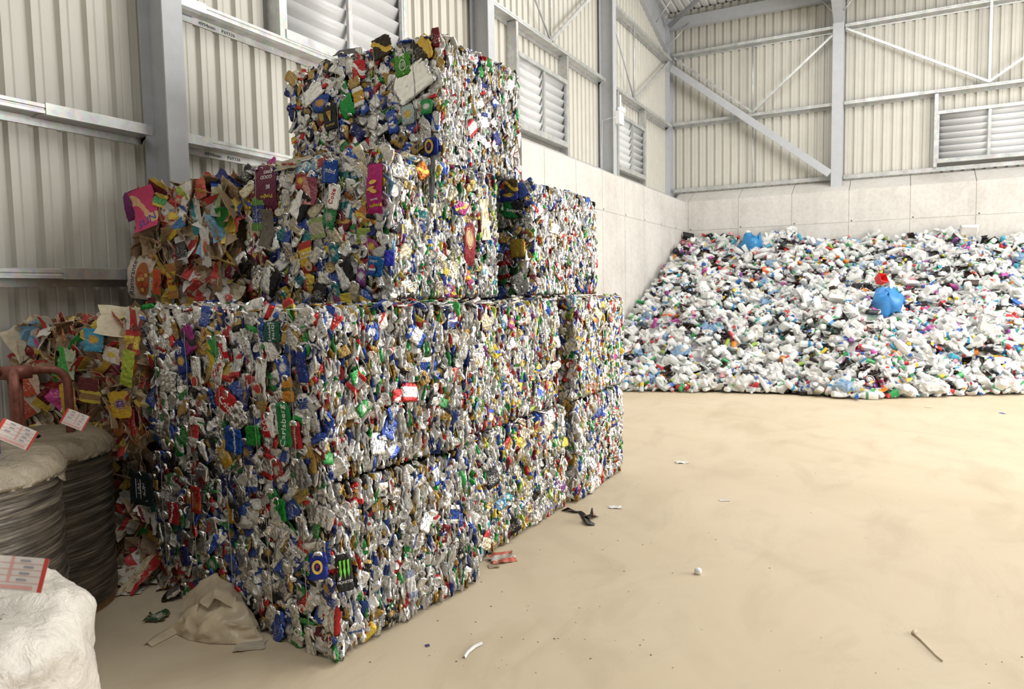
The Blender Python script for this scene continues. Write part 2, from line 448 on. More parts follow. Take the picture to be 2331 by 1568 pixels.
def ibeam_profile(w, h, tf, tw):
    a, b, c = w / 2, h / 2, tw / 2
    return [(-a, -b), (a, -b), (a, -b + tf), (c, -b + tf), (c, b - tf), (a, b - tf), (a, b), (-a, b), (-a, b - tf), (-c, b - tf), (-c, -b + tf), (-a, -b + tf)]
# gable posts on the left wall
for yc, z0, lab in ((3.87, 0, 'grey steel column standing before the ribbed wall, nearest the wire coils'),
                    (8.94, 0, 'grey steel column rising behind the topmost can bale'),
                    (13.88, 3.95, 'grey steel column on the concrete wall carrying the white emergency light')):
    c = empty('steel_column', (-5.19, yc, z0), label=lab, cat='column')
    mb = MB(); mb.prism(ibeam_profile(.18, .29, .014, .010), (0, 0, 0), (0, 0, roof_z(yc) - z0 - .05), (0, 1, 0), (1, 0, 0)); mb.build('shaft', M_STEEL, c)
    mb = MB(); mb.box((-.16, -.12, .001), (.16, .12, .02)); mb.build('base_plate', M_STEEL, c)
# portal columns of the back wall, with haunched rafters
for xc, lab in ((-5.375, 'grey steel column in the far corner with a haunched rafter'), (-1.33, 'grey steel column on the back wall beside the big diagonal brace'), (2.95, 'grey steel column on the back wall past the far louvre')):
    zb = 4.02
    c = empty('portal_column', (xc, 18.70, zb), label=lab, cat='column')
    mb = MB(); mb.prism(ibeam_profile(.235, .36, .016, .011), (0, 0, 0), (0, 0, 8.6 - zb), (1, 0, 0), (0, 1, 0)); mb.build('shaft', M_STEEL, c)
    mb = MB(); mb.box((-.16, -.2, .0), (.16, .2, .02)); mb.build('base_plate', M_WHITE, c)
    r = MB()
    yy = [18.52, 16.3, 7.0]; zlow = [7.76, 8.42, roof_z(7.0) - .55]; ztop = [roof_z(k) - .22 for k in yy]
    for i in range(2):
        P = lambda a, z: (a, yy[i] - 18.70, z - zb)
        r.add([(-.006, yy[i] - 18.7, zlow[i] - zb), (-.006, yy[i + 1] - 18.7, zlow[i + 1] - zb), (-.006, yy[i + 1] - 18.7, ztop[i + 1] - zb), (-.006, yy[i] - 18.7, ztop[i] - zb),
               (.006, yy[i] - 18.7, zlow[i] - zb), (.006, yy[i + 1] - 18.7, zlow[i + 1] - zb), (.006, yy[i + 1] - 18.7, ztop[i + 1] - zb), (.006, yy[i] - 18.7, ztop[i] - zb)],
              [(0, 1, 2, 3), (7, 6, 5, 4), (0, 4, 5, 1), (3, 2, 6, 7)])
        for zz in (zlow, ztop):
            r.bar((0, yy[i] - 18.7, zz[i] - zb), (0, yy[i + 1] - 18.7, zz[i + 1] - zb), .2, .016, up=(0, 0, 1))
    r.build('rafter', M_STEEL, c)

# zed side rails
def zed(name, A, B, inward, label, group, sleeves=(), text_at=None):
    A, B, inward = np.array(A, float), np.array(B, float), np.array(inward, float)
    up = np.array((0, 0, 1.0)); L = np.linalg.norm(B - A); d = (B - A) / L
    o = empty(name, A, label=label, cat='rail', group=group)
    prof = [(.004, -.058), (0, -.058), (0, .0), (.08, .012), (.168, .0), (.168, .022), (.163, .028), (.163, .034), (.168, .040), (.168, .064), (.150, .070),
            (.150, .067), (.165, .062), (.165, .040), (.160, .034), (.160, .028), (.165, .022), (.165, .004), (.08, .016), (.004, .004)]
    mb = MB(); mb.prism(prof, (0, 0, 0), d * L, inward, up); mb.build('section', M_GALV, o)
    for s0, s1 in sleeves:
        p2 = [(.02, -.006), (.08, .006), (.174, -.006), (.174, .074), (.15, .080), (.15, .074), (.169, .070), (.169, .0), (.08, .011), (.02, .001)]
        mb = MB(); mb.prism(p2, d * s0, d * s1, inward, up); mb.build('sleeve', M_GALV, o)
    if text_at is not None:
        xa = d; n = inward
        if np.dot(np.cross(xa, up), n) < 0: xa = -d
        for word, off in (('4994mm', 0), ('P69336', .24)):
            me = text_mesh(word, .043, M_INK, .0004, 'LEFT', 1.15)
            M = Matrix(((xa[0], up[0], n[0], 0), (xa[1], up[1], n[1], 0), (xa[2], up[2], n[2], 0), (0, 0, 0, 1)))
            M.translation = Vector(d * (text_at + off) + inward * .006 + up * -.03); link('lettering', me, o, M, label='black stencilled length mark')
    return o
xr = -5.368
zed('side_rail', (xr, -4, 1.90), (xr, 3.77, 1.90), (1, 0, 0), 'galvanised rail low on the left wall, at about eye height', 'side rails of the left wall', [(7.0, 7.77)])
zed('side_rail', (xr, -4, 3.03), (xr, 3.77, 3.03), (1, 0, 0), 'galvanised rail high on the left wall, ending at the nearest column', 'side rails of the left wall', [(6.95, 7.77)])
zed('side_rail', (xr, 3.97, 3.03), (xr, 8.85, 3.03), (1, 0, 0), 'galvanised rail with stencilled mark, right of the nearest column and lower', 'side rails of the left wall', [(0, .35)], .40)
zed('side_rail', (xr, 3.97, 4.14), (xr, 8.85, 4.14), (1, 0, 0), 'galvanised rail with stencilled mark under the near louvre', 'side rails of the left wall', [(0, .35)], .40)
zed('side_rail', (xr, 9.03, 5.87), (xr, 13.79, 5.87), (1, 0, 0), 'galvanised rail above the middle louvre', 'side rails of the left wall')
zed('side_rail', (xr, 13.97, 5.87), (xr, 18.5, 5.87), (1, 0, 0), 'galvanised rail above the louvre by the emergency light', 'side rails of the left wall')
zed('side_rail', (xr, 13.97, 7.52), (xr, 18.5, 7.52), (1, 0, 0), 'galvanised rail on the left wall, topmost before the far corner', 'side rails of the left wall')
zed('side_rail', (xr, 3.97, 5.87), (xr, 8.85, 5.87), (1, 0, 0), 'galvanised rail above the near louvre', 'side rails of the left wall')
yr = 18.888
for x0, x1, z, lab, sl, ta in ((-5.24, -1.46, 5.95, 'galvanised rail behind the big diagonal brace on the back wall', [(0, .3)], None),
                               (-1.2, 2.82, 5.95, 'galvanised rail above the far louvre on the back wall', [(.45, 1.5)], None),
                               (-5.24, -1.46, 7.70, 'galvanised rail on the back wall, topmost in the corner bay', [], None),
                               (-1.2, 2.82, 7.70, 'galvanised rail on the back wall, topmost above the far louvre', [], None)):
    zed('side_rail', (x0, yr, z), (x1, yr, z), (0, -1, 0), lab, 'side rails of the back wall', sl)

# sag bars, cross bars and braces
def bar(name, A, B, w, t, mat, label, cat='brace', group=None, up=(0, 0, 1)):
    mb = MB(); mb.bar(A, B, w, t, 0, up); return mb.build(name, mat, label=label, cat=cat, group=group)
def rod(name, A, B, r, mat, label, cat='rod', group=None):
    mb = MB(); mb.tube([A, B], r, 8); return mb.build(name, mat, smooth=True, label=label, cat=cat, group=group)
bar('diagonal_brace', (-5.22, 18.55, 7.36), (-1.47, 18.55, 4.36), .17, .09, M_STEEL, 'broad grey diagonal brace on the back wall, falling from the corner column', up=(0, 1, 0))
yb = 18.72
bar('tie_bar', (-5.2, yb, 7.66), (-3.25, yb, 6.04), .05, .04, M_GALV, 'thin bar on the back wall falling from the corner to mid bay', up=(0, 1, 0))
bar('tie_bar', (-1.47, yb, 7.55), (-3.25, yb, 6.04), .05, .04, M_GALV, 'thin bar rising from mid bay to the back wall column', up=(0, 1, 0))
bar('tie_bar', (-1.19, yb, 7.66), (1.62, yb, 6.04), .05, .04, M_GALV, 'thin bar falling right from the back wall column above the far louvre', up=(0, 1, 0))
bar('tie_bar', (2.82, yb, 6.85), (1.62, yb, 6.04), .05, .04, M_GALV, 'thin bar rising right above the far louvre', up=(0, 1, 0))
rod('sag_bar', (-3.25, yb, 7.70), (-3.25, yb, 6.02), .022, M_GALV, 'thin upright bar between the two rails of the corner bay')
rod('sag_bar', (-3.25, yb + .08, 5.92), (-3.25, yb + .08, 4.3), .016, M_GALV, 'thin upright bar behind the lower half of the big diagonal brace')
bar('sag_bar', (1.62, yb, 8.4), (1.62, yb, 6.02), .05, .05, M_GALV, 'upright bar above the far louvre', 'rod', up=(0, 1, 0))
xb = -5.22
rod('sag_bar', (xb, 11.28, 8.9), (xb, 11.28, 5.93), .022, M_GALV, 'upright bar above the middle louvre')
rod('tie_bar', (xb, 9.05, 7.75), (xb, 11.28, 5.93), .018, M_STEEL, 'dark thin bar falling towards the middle louvre')
bar('tie_bar', (xb, 13.75, 7.75), (xb, 11.28, 5.93), .06, .04, M_GALV, 'pale bar rising from the middle louvre to the emergency light column', up=(1, 0, 0))
rod('sag_bar', (xb, 15.6, 7.5), (xb, 15.6, 5.93), .022, M_GALV, 'upright bar above the louvre by the emergency light')
rod('tie_bar', (xb, 14.0, 7.45), (xb, 15.6, 5.93), .02, M_STEEL, 'dark thin bar right of the emergency light column')
bar('tie_bar', (xb, 18.3, 7.45), (xb, 15.6, 5.93), .06, .04, M_GALV, 'bar rising from mid bay to the far corner', up=(1, 0, 0))
# eaves beam, purlins, roof bracing
eb = MB(); eb.prism([(-.07, 0), (.09, 0), (.09, .02), (-.05, .02), (-.05, .25), (.09, .25), (.09, .27), (-.07, .27)], (-5.3, 18.74, 8.36), (9, 18.74, 8.36), (0, 1, 0), (0, 0, 1))
eb.build('eaves_beam', M_STEEL, label='dark grey eaves beam along the top of the back wall', cat='beam')
for yy, lab in ((17.35, 'roof purlin next to the eaves beam'), (15.95, 'pale edged roof purlin crossing the corner rafter'), (14.4, 'roof purlin farthest out from the back wall')):
    mb = MB(); z = roof_z(yy) - .21; mb.prism([(0, 0), (.06, 0), (.06, .004), (.004, .004), (.004, .196), (.06, .196), (.06, .2), (0, .2)], (-5.40, yy, z), (9, yy, z), (0, 1, 0), (0, 0, 1))
    mb.build('purlin', M_GALV, label=lab, cat='purlin')
rod('roof_brace', (-5.2, 18.35, 8.35), (-1.3, 14.2, 8.80), .06, M_STEEL, 'round grey bracing tube under the roof by the far corner', 'brace')
rod('tie_rod', (-5.27, 18.4, 7.85), (-4.75, 18.7, 8.5), .014, M_GALV, 'thin stay from the corner column up to the eaves beam')
rod('tie_rod', (-5.27, 17.4, 8.15), (-4.75, 17.35, 8.75), .014, M_GALV, 'thin stay from the corner rafter up to a purlin')
rod('tie_rod', (-1.44, 18.5, 8.0), (-1.8, 18.7, 8.5), .014, M_GALV, 'thin stay left of the back wall column head')
rod('tie_rod', (-1.22, 18.5, 8.0), (-.9, 18.7, 8.5), .014, M_GALV, 'thin stay right of the back wall column head')

# louvre windows
def louvre(idx, A, d, inward, wdt, z0, z1, mull, post_lo, post_hi):
    A, d, inward = np.array(A, float), np.array(d, float), np.array(inward, float); up = np.array((0, 0, 1.0))
    root = empty('window_%d' % idx, A + up * 0, kind='structure')
    def B(name, a0, a1, b0, b1, n0, n1, mat=M_GALV):
        p = np.array([d * a + up * b + inward * n for a in (a0, a1) for b in (b0, b1) for n in (n0, n1)])
        mb = MB(); mb.box(p.min(0), p.max(0)); return mb.build(name, mat, root)
    B('shade_backing', 0, wdt, z0 - (.14 if idx == 1 else .25), z1, .0, .012, M_MESH_SHADE)  # dark sheet standing in for mesh and shade behind and below the blades
    B('frame_post', -.07, 0, post_lo, post_hi, 0, .17); B('frame_post', wdt, wdt + .06, post_lo, post_hi, 0, .17)
    B('frame_rail', 0, wdt, z0 - .09, z0, .02, .18); B('frame_rail', 0, wdt, z1, z1 + .07, .02, .18)
    B('mullion', mull - .028, mull + .028, z0, z1, .13, .165)
    B('frame_stile', 0, .03, z0, z1, .12, .165); B('frame_stile', wdt - .03, wdt, z0, z1, .12, .165)
    n = 7; st = (z1 - z0) / n
    for k in range(n):
        zc = z0 + st * (k + .5); mb = MB()
        prof = [(.03, -st * .60), (.05, -st * .30), (.08, st * .10), (.118, st * .56), (.124, st * .54), (.088, st * .06), (.058, -st * .32), (.036, -st * .62)]
        mb.prism([(a, b) for a, b in prof], d * .02 + up * zc, d * (wdt - .02) + up * zc, inward, up); mb.build('louvre_blade', M_BLADE, root, True)
    return root
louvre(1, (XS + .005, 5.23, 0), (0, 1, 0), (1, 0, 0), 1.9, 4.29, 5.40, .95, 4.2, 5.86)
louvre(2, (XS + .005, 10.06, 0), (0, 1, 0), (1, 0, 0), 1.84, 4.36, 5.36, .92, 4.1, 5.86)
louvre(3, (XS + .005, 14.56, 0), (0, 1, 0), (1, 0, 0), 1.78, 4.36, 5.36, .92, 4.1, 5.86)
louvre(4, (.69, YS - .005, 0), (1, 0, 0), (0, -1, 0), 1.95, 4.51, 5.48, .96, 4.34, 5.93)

# emergency light on the third column
p = on_x(1404, 263, -4.96)
em = empty('emergency_light', (-5.045, 14.0, p[2] - .12), label='white twin head emergency light fixed to the column above the concrete', cat='emergency light')
mb = MB(); mb.box((.005, -.14, 0), (.095, .14, .24)); mb.build('housing', M_WHITE, em)
for s, nm in ((-1, 0), (1, 0)):
    mb = MB(); ax = np.array((.55, .75, .1 * s)); ax /= np.linalg.norm(ax)
    e1 = np.cross(ax, (0, 0, 1)); e1 /= np.linalg.norm(e1); e2 = np.cross(ax, e1); c0 = np.array((.05, .06 + .07 * s, .30))
    prof = [(.0, -.05), (.03, -.05), (.04, -.02), (.065, .03), (.068, .05), (.055, .046), (0, .04)]
    vs = []; fs = []
    for r, a in prof: vs += [c0 + ax * a + (e1 * math.cos(t) + e2 * math.sin(t)) * r for t in np.linspace(0, 2 * math.pi, 13)[:-1]]
    for i in range(len(prof) - 1): fs += [(i * 12 + k, i * 12 + (k + 1) % 12, (i + 1) * 12 + (k + 1) % 12, (i + 1) * 12 + k) for k in range(12)]
    mb.add(vs, fs); mb.tube([(.05, .06 + .07 * s, .235), c0], .018, 8); mb.build('lamp_head', M_WHITE, em, True)
mb = MB(); mb.tube([(.02, -.13, .12), (.004, -.16, .115), (-.10, -.185, .10), (-.24, -.19, .08), (-.26, -.19, -.5), (-.26, -.19, -1.2)], .008, 6); mb.build('cable', M_WHITE, em, True)
mb = MB(); mb.box((-.02, .12, .3), (.02, .2, .62)); mb.build('bracket', M_WHITE, em)
# post at the free end of the concrete
pm = MB(); pm.box((-5.0, 9.02, 0), (-4.86, 9.22, 3.86)); pm.tube([(-4.93, 9.12, 3.86), (-4.93, 9.12, 3.9)], [.07, .03], 12)
pm.build('end_post', M_STEEL, label='grey post against the free end of the concrete wall', cat='post')

# ------------------------------------------------------------------ crushed packaging library
SIL = (.90, .90, .88)
def ridge_fn(rng, amp, wl=(.018, .05), n=5):
    ks = [(rng.uniform(0, math.pi), rng.uniform(*wl), rng.uniform(0, 1), rng.uniform(.4, 1) * amp) for _ in range(n)]
    def f(x, y):
        z = 0
        for a, w, ph, am in ks:
            t = (x * math.cos(a) + y * math.sin(a)) / w + ph
            z = z + am * (np.abs((t % 1.0) - .5) * 4 - 1)
        return z / 1.8
    return f

def can_variant(rng, w, h, t, ca, cb, dp, nu=10, nv=9, amp=.004, lid=True, square=False, smooth=False):
    """a flattened can: closed crumpled shell, necked at the top, with its end folded over"""
    v = np.linspace(0, 1, nv)
    sm = lambda k: np.clip(k, 0, 1) ** 2 * (3 - 2 * np.clip(k, 0, 1))
    hw = w / 2 * (1 - (0 if square else .2) * sm((v - .84) / .16) - (0 if square else .12) * sm((.12 - v) / .12)) * (1 + rng.uniform(-.05, .05, nv))
    cx = rng.uniform(-.07, .07) * w * np.sin(v * math.pi) + rng.uniform(-.03, .03, nv) * w
    s = np.linspace(-1, 1, nu + 1)
    ring = np.concatenate([s, s[-2:0:-1]]); sgn = np.concatenate([np.ones(nu + 1), -np.ones(nu - 1)])
    X = hw[:, None] * ring[None] + cx[:, None]; Y = (v[:, None] - .5) * h + 0 * X
    f = ridge_fn(rng, amp); fb = ridge_fn(rng, amp)
    bend = rng.uniform(-.25, .25) / .1
    th = t / 2 * np.sqrt(np.clip(1 - ring ** 4, 0, 1))[None] * (1 - .5 * sm((.1 - v) / .1) - .4 * sm((v - .9) / .1))[:, None]
    Z = np.where(sgn[None] > 0, th + f(X, Y), -th + fb(X, Y)) + bend * (Y ** 2) * .6
    nr = 2 * nu
    V = np.stack([X, Y, Z], -1).reshape(-1, 3)
    pu = np.stack([np.where(sgn[None] > 0, (ring[None] + 1) / 2, 1 - (ring[None] + 1) / 2) + 0 * X, v[:, None] + 0 * X, 0 * X + rng.uniform(0, 1)], -1).reshape(-1, 3)
    Q = [(i * nr + k, i * nr + (k + 1) % nr, (i + 1) * nr + (k + 1) % nr, (i + 1) * nr + k) for i in range(nv - 1) for k in range(nr)]
    for row, fl in ((0, 1), (nv - 1, 0)):
        for k in range(nu):
            a, b = row * nr + k, row * nr + k + 1; c, d = row * nr + (nr - k - 1) % nr, row * nr + (nr - k) % nr
            if k == 0: d = a if False else row * nr
            q = (a, b, c, d)
            if len(set(q)) == 4: Q.append(q if fl == 0 else q[::-1])
    nb = len(Q)
    C = [ca] * nb; B = [cb] * nb; D = [dp] * nb
    if lid:
        r = rng.uniform(.021, .026); tilt = rng.uniform(-.15, .75); n = 14
        prof = [(r * 1.02, -.010), (r, .002), (r * .92, .0026), (r * .84, -.0015), (r * .5, -.0005), (r * .2, -.0005)]
        base = len(V); c0 = np.array([cx[-1], h / 2 - r * rng.uniform(.45, .95), t * .35 + .003])
        ct, st = math.cos(tilt), math.sin(tilt)
        L = []
        for rr, zz in prof:
            for k in range(n):
                x_, y_, z_ = rr * math.cos(2 * math.pi * k / n), rr * math.sin(2 * math.pi * k / n), zz
                L.append(c0 + (x_, y_ * ct - z_ * st, y_ * st + z_ * ct))
        V = np.vstack([V, np.array(L)]); pu = np.vstack([pu, np.tile([.5, .99, .3], (len(L), 1))])
        for i in range(len(prof) - 1):
            Q += [(base + i * n + k, base + i * n + (k + 1) % n, base + (i + 1) * n + (k + 1) % n, base + (i + 1) * n + k) for k in range(n)]
        e = base + (len(prof) - 1) * n
        Q += [(e + k, e + k + 1, e + n - 2 - k, e + n - 1 - k) for k in range(n // 2 - 1)]
        m = len(Q) - nb
        C += [SIL] * m; B += [SIL] * m; D += [(0, 0, .95)] * m
    return dict(V=V, Q=np.array(Q), pu=pu, ca=np.array(C), cb=np.array(B), dp=np.array(D, float), grid=(hw, cx, Z[:, :nu + 1], h))

def conform(me, M, var, lift=.0014):
    """press a flat print on to the crumpled front of a can"""
    hw, cx, Z, h = var['grid']; nv, n1 = Z.shape
    Mi = M.inverted(); z0 = None
    for vt in me.vertices:
        q = M @ vt.co; fy = min(max((q.y / h + .5), 0), 1) * (nv - 1); i = min(int(fy), nv - 2); a = fy - i
        w_ = hw[i] * (1 - a) + hw[i + 1] * a; c_ = cx[i] * (1 - a) + cx[i + 1] * a
        fx_ = min(max(((q.x - c_) / w_ + 1) / 2, 0), 1) * (n1 - 1); j = min(int(fx_), n1 - 2); b = fx_ - j
        zz = (Z[i, j] * (1 - b) + Z[i, j + 1] * b) * (1 - a) + (Z[i + 1, j] * (1 - b) + Z[i + 1, j + 1] * b) * a
        q.z = zz + lift + (q.z - M.translation.z) * .8; vt.co = Mi @ q
def disc_variant(rng, r, depth, ca, side, ringed=False, met=.95, n=18):
    """the end of a can or tin with its squashed skirt behind"""
    if ringed: prof = [(r, -.004), (r * 1.0, .003), (r * .95, .004), (r * .90, 0), (r * .72, 0), (r * .68, .0025), (r * .62, .0025), (r * .58, 0), (r * .45, 0), (r * .41, .002), (r * .35, 0), (r * .12, 0)]
    elif met < .6: prof = [(r, -.006), (r * .97, .001), (r * .90, .003), (r * .82, -.001), (r * .66, -.006), (r * .42, -.0095), (r * .15, -.011)]
    else: prof = [(r, -.004), (r, .003), (r * .93, .004), (r * .84, -.006), (r * .55, -.002), (r * .15, 0)]
    sk = [(r * rng.uniform(1.05, 1.25), -depth), (r * rng.uniform(1.05, 1.2), -depth * .6), (r * 1.06, -.012)]
    ph = rng.uniform(0, 6); el = rng.uniform(.8, 1)
    allp = sk + prof; V = []; Q = []; C = []; D = []
    for i, (rr, z) in enumerate(allp):
        for k in range(n):
            a = 2 * math.pi * k / n; wob = 1 + (.12 * math.sin(3 * a + ph + i) if i < 2 else .03 * math.sin(2 * a + ph))
            V.append((rr * wob * math.cos(a), rr * wob * math.sin(a) * el, z + (.004 * math.sin(2 * a + ph) if i >= 3 else .006 * math.sin(5 * a + ph))))
    for i in range(len(allp) - 1):
        for k in range(n):
            Q.append((i * n + k, i * n + (k + 1) % n, (i + 1) * n + (k + 1) % n, (i + 1) * n + k))
            C.append(side if i < 2 else ca); D.append((0, 0, .8 if i < 2 else met))
    e = (len(allp) - 1) * n
    for k in range(n // 2 - 1): Q.append((e + k, e + k + 1, e + n - 2 - k, e + n - 1 - k)); C.append(ca); D.append((0, 0, met))
    if not ringed and met > .6:                            # pull tab
        b = len(V); 
        V += [(-r * .12, -r * .1, .004), (r * .12, -r * .1, .004), (r * .16, r * .42, .005), (-r * .16, r * .42, .005)]
        V += [(x_, y_, z_ + .003) for x_, y_, z_ in V[b:b + 4]]
        for f in ((4, 5, 6, 7), (0, 1, 5, 4), (1, 2, 6, 5), (2, 3, 7, 6), (3, 0, 4, 7)): Q.append(tuple(b + i for i in f)); C.append(ca); D.append((0, 0, met))
    V = np.array(V); pu = np.stack([V[:, 0] / r * .5 + .5, V[:, 1] / r * .5 + .5, 0 * V[:, 0] + rng.uniform()], -1)
    C = np.array(C)
    return dict(V=V, Q=np.array(Q), pu=pu, ca=C, cb=C, dp=np.array(D, float))

def carton_variant(rng, w, h, ca, cb, dp, nu=6, nv=7, amp=.006, fold=True, t=.004, met=0.0):
    """a torn, folded piece of board or film, a closed thin slab"""
    u = np.linspace(-.5, .5, nu + 1); v = np.linspace(-.5, .5, nv + 1)
    U, Vv = np.meshgrid(u, v)
    X = U * w * (1 + rng.uniform(-.12, .12, U.shape) * (np.abs(U) > .49)); Y = Vv * h * (1 + rng.uniform(-.10, .10, U.shape) * (np.abs(Vv) > .49))
    f = ridge_fn(rng, amp, (.04, .12), 4); Z = f(X, Y)
    if fold:
        a = rng.uniform(-.5, .5); d = X * math.sin(a) + Y * math.cos(a) - rng.uniform(-.2, .25) * h
        ang = rng.uniform(.2, 1.0) * rng.choice([-1, 1, 1]); m = d > 0
        Z = Z + np.where(m, d * math.sin(ang), 0)
        X = X - np.where(m, d * (1 - math.cos(ang)) * math.sin(a), 0); Y = Y - np.where(m, d * (1 - math.cos(ang)) * math.cos(a), 0)
    n1 = nu + 1; top = np.stack([X, Y, Z], -1).reshape(-1, 3); bot = top - (0, 0, t)
    V = np.vstack([top, bot]); o = len(top)
    Q = []; C = []
    brown = tuple(np.array((.42, .30, .18)) * rng.uniform(.8, 1.2)) if met < .3 else SIL
    for i in range(nv):
        for k in range(nu):
            q = (i * n1 + k, i * n1 + k + 1, (i + 1) * n1 + k + 1, (i + 1) * n1 + k)
            Q.append(q); C.append(ca); Q.append(tuple(o + j for j in q[::-1])); C.append(brown)
    for k in range(nu):
        Q.append((k, o + k, o + k + 1, k + 1)); e = nv * n1 + k; Q.append((e + 1, o + e + 1, o + e, e)); C += [brown] * 2
    for i in range(nv):
        a, b = i * n1, (i + 1) * n1; Q.append((b, o + b, o + a, a)); Q.append((a + nu, o + a + nu, o + b + nu, b + nu)); C += [brown] * 2
    p2 = np.stack([U + .5, Vv + .5, 0 * U + rng.uniform()], -1).reshape(-1, 3)
    C = np.array(C); isf = np.all(np.abs(C - np.array(ca)) < 1e-6, axis=1)
    D = np.where(isf[:, None], np.array(dp, float)[None], np.array((0, 0, met))[None])
    return dict(V=V, Q=np.array(Q), pu=np.vstack([p2, p2]), ca=C, cb=np.where(isf[:, None], np.array(cb)[None], C), dp=D)

BLUE, NAVY, RED, DRED, GOLD, BLACK, GREEN, DGREEN, ORANGE, PURPLE, MAG, YEL, WHITE, TEAL, CREAM, SKY, KRAFT, LIME, PINK = (
    (.03, .10, .50), (.02, .035, .22), (.62, .03, .03), (.25, .015, .03), (.62, .38, .07), (.02, .02, .022), (.03, .36, .07), (.01, .12, .06), (.75, .22, .02), (.22, .05, .30),
    (.55, .04, .28), (.80, .58, .04), (.80, .79, .75), (.02, .33, .38), (.74, .66, .46), (.18, .45, .72), (.43, .30, .17), (.42, .62, .05), (.78, .45, .40))
ALU = [(SIL, RED, 14), (SIL, BLUE, 12), (SIL, SIL, 40), (SIL, GOLD, 6), (SIL, GREEN, 4), (RED, WHITE, 7), (BLUE, SIL, 11), (NAVY, GOLD, 11), (GOLD, BLACK, 8), (BLACK, GOLD, 8), (BLACK, SIL, 3), (GREEN, WHITE, 5), (DGREEN, GOLD, 3), (ORANGE, WHITE, 3), (PURPLE, SIL, 1), (YEL, RED, 3), (WHITE, RED, 5), (DRED, GOLD, 3), (SKY, WHITE, 3)]
MIX = [(SIL, CREAM, 20), (CREAM, CREAM, 12), (GOLD, CREAM, 6), (RED, YEL, 7), (BLUE, WHITE, 7), (NAVY, WHITE, 5), (BLACK, WHITE, 7), (YEL, BLUE, 7), (GREEN, WHITE, 6), (ORANGE, YEL, 6), (WHITE, BLUE, 8), (TEAL, WHITE, 6), (MAG, YEL, 3), (PURPLE, WHITE, 3), (SKY, WHITE, 5), (DRED, GOLD, 5), (LIME, WHITE, 3), (SIL, SIL, 14)]
CARD = [(KRAFT, KRAFT, 20), (WHITE, RED, 18), (WHITE, BLUE, 14), (CREAM, KRAFT, 12), (RED, WHITE, 8), (DRED, YEL, 5), (YEL, RED, 9), (ORANGE, YEL, 6), (BLACK, WHITE, 6), (NAVY, WHITE, 5), (BLUE, WHITE, 5), (PURPLE, WHITE, 5), (MAG, WHITE, 4), (GREEN, YEL, 5), (LIME, WHITE, 3), (SKY, RED, 4), (TEAL, WHITE, 3)]
def pick(rng, pal, lo=.65, hi=1.1):
    w = np.array([p[2] for p in pal], float); a, b, _ = pal[rng.choice(len(pal), p=w / w.sum())]
    k = rng.uniform(lo, hi); a = np.array(a) * k; b = np.array(b); q = rng.uniform(.05, .22)
    return tuple(np.clip(a * (1 - q) + q * (a.mean() * .7 + .03), 0, .9)), tuple(np.clip(b * .88 + .12 * b.mean(), 0, .9))
LIB = {}
def build_library():
    rng = np.random.default_rng(11)
    for key, pal in (('alu', ALU), ('mix', MIX)):
        hi, lo, ends = [], [], []
        for i in range(64):
            ca, cb = pick(rng, pal); bare = np.allclose(cb, SIL) and min(ca) > .5
            dp = (0 if bare else rng.choice([1, 2, 3, 4, 0]), 0 if bare else rng.uniform(.3, 1), .92 if min(ca) > .5 else .62)
            w, h, t = rng.uniform(.072, .098), rng.uniform(.095, .135), rng.uniform(.012, .024)
            if i % 9 == 8: w, h = w * 1.35, h * 1.15
            hi.append(can_variant(rng, w, h, t, ca, cb, dp, 12, 11, .0042, i % 3 != 2))
        for i in range(60):
            ca, cb = pick(rng, pal)
            if i % 5 < 2: g_ = rng.uniform(.6, 1.0); ca = cb = tuple(np.array(SIL) * g_)
            dp = (rng.choice([0, 0, 3, 4, 2]), 0, (.55 if i % 2 else .9) if min(ca) > .5 else .55)
            lo.append(can_variant(rng, rng.uniform(.065, .095), rng.uniform(.07, .12), rng.uniform(.004, .011), ca, cb, dp, 6, 7, .0035, False))
        for i in range(20):
            _, side = pick(rng, pal); dome = i % 5 in (1, 3, 4) and not (key == 'mix' and i % 2 == 0); c = (.80, .80, .78) if dome else SIL if key == 'alu' or i % 3 == 0 else [(.66, .55, .30), (.70, .66, .55), (.62, .48, .22)][i % 3]
            ends.append(disc_variant(rng, rng.uniform(.024, .03) if key == 'alu' else rng.uniform(.028, .042), rng.uniform(.02, .05), c, side, key == 'mix' and i % 2 == 0, .45 if dome else .95))
        LIB[key] = dict(hi=hi, lo=lo, ends=ends)
    hi, lo = [], []
    for i in range(46):
        ca, cb = pick(rng, CARD, .85, 1.25); k = rng.choice([0, 1, 3, 4])
        film = rng.uniform() < .1
        hi.append(carton_variant(rng, rng.uniform(.08, .17), rng.uniform(.10, .24), ca, cb, (k, rng.uniform(0, 1), .3 if film else 0), 7, 8, rng.uniform(.004, .012), rng.uniform() < .75))
    for i in range(36):
        ca, cb = pick(rng, CARD, .85, 1.25)
        lo.append(carton_variant(rng, rng.uniform(.08, .20), rng.uniform(.08, .2), ca, cb, (rng.choice([0, 3, 4]), 0, 0), 4, 4, .012, True))
    LIB['card'] = dict(hi=hi, lo=lo, ends=hi[:8])
build_library()

def frames(nrm, spin):
    """matrices whose z axis is nrm and whose y axis leans spin away from world up"""
    n = nrm / np.linalg.norm(nrm, axis=1, keepdims=True)
    up = np.tile([0, 0, 1.0], (len(n), 1)); bad = np.abs(n[:, 2]) > .93; up[bad] = [0, 1, 0]
    x = np.cross(up, n); x /= np.linalg.norm(x, axis=1, keepdims=True); y = np.cross(n, x)
    c, s = np.cos(spin)[:, None], np.sin(spin)[:, None]
    return np.stack([x * c + y * s, -x * s + y * c, n], axis=2)          # columns

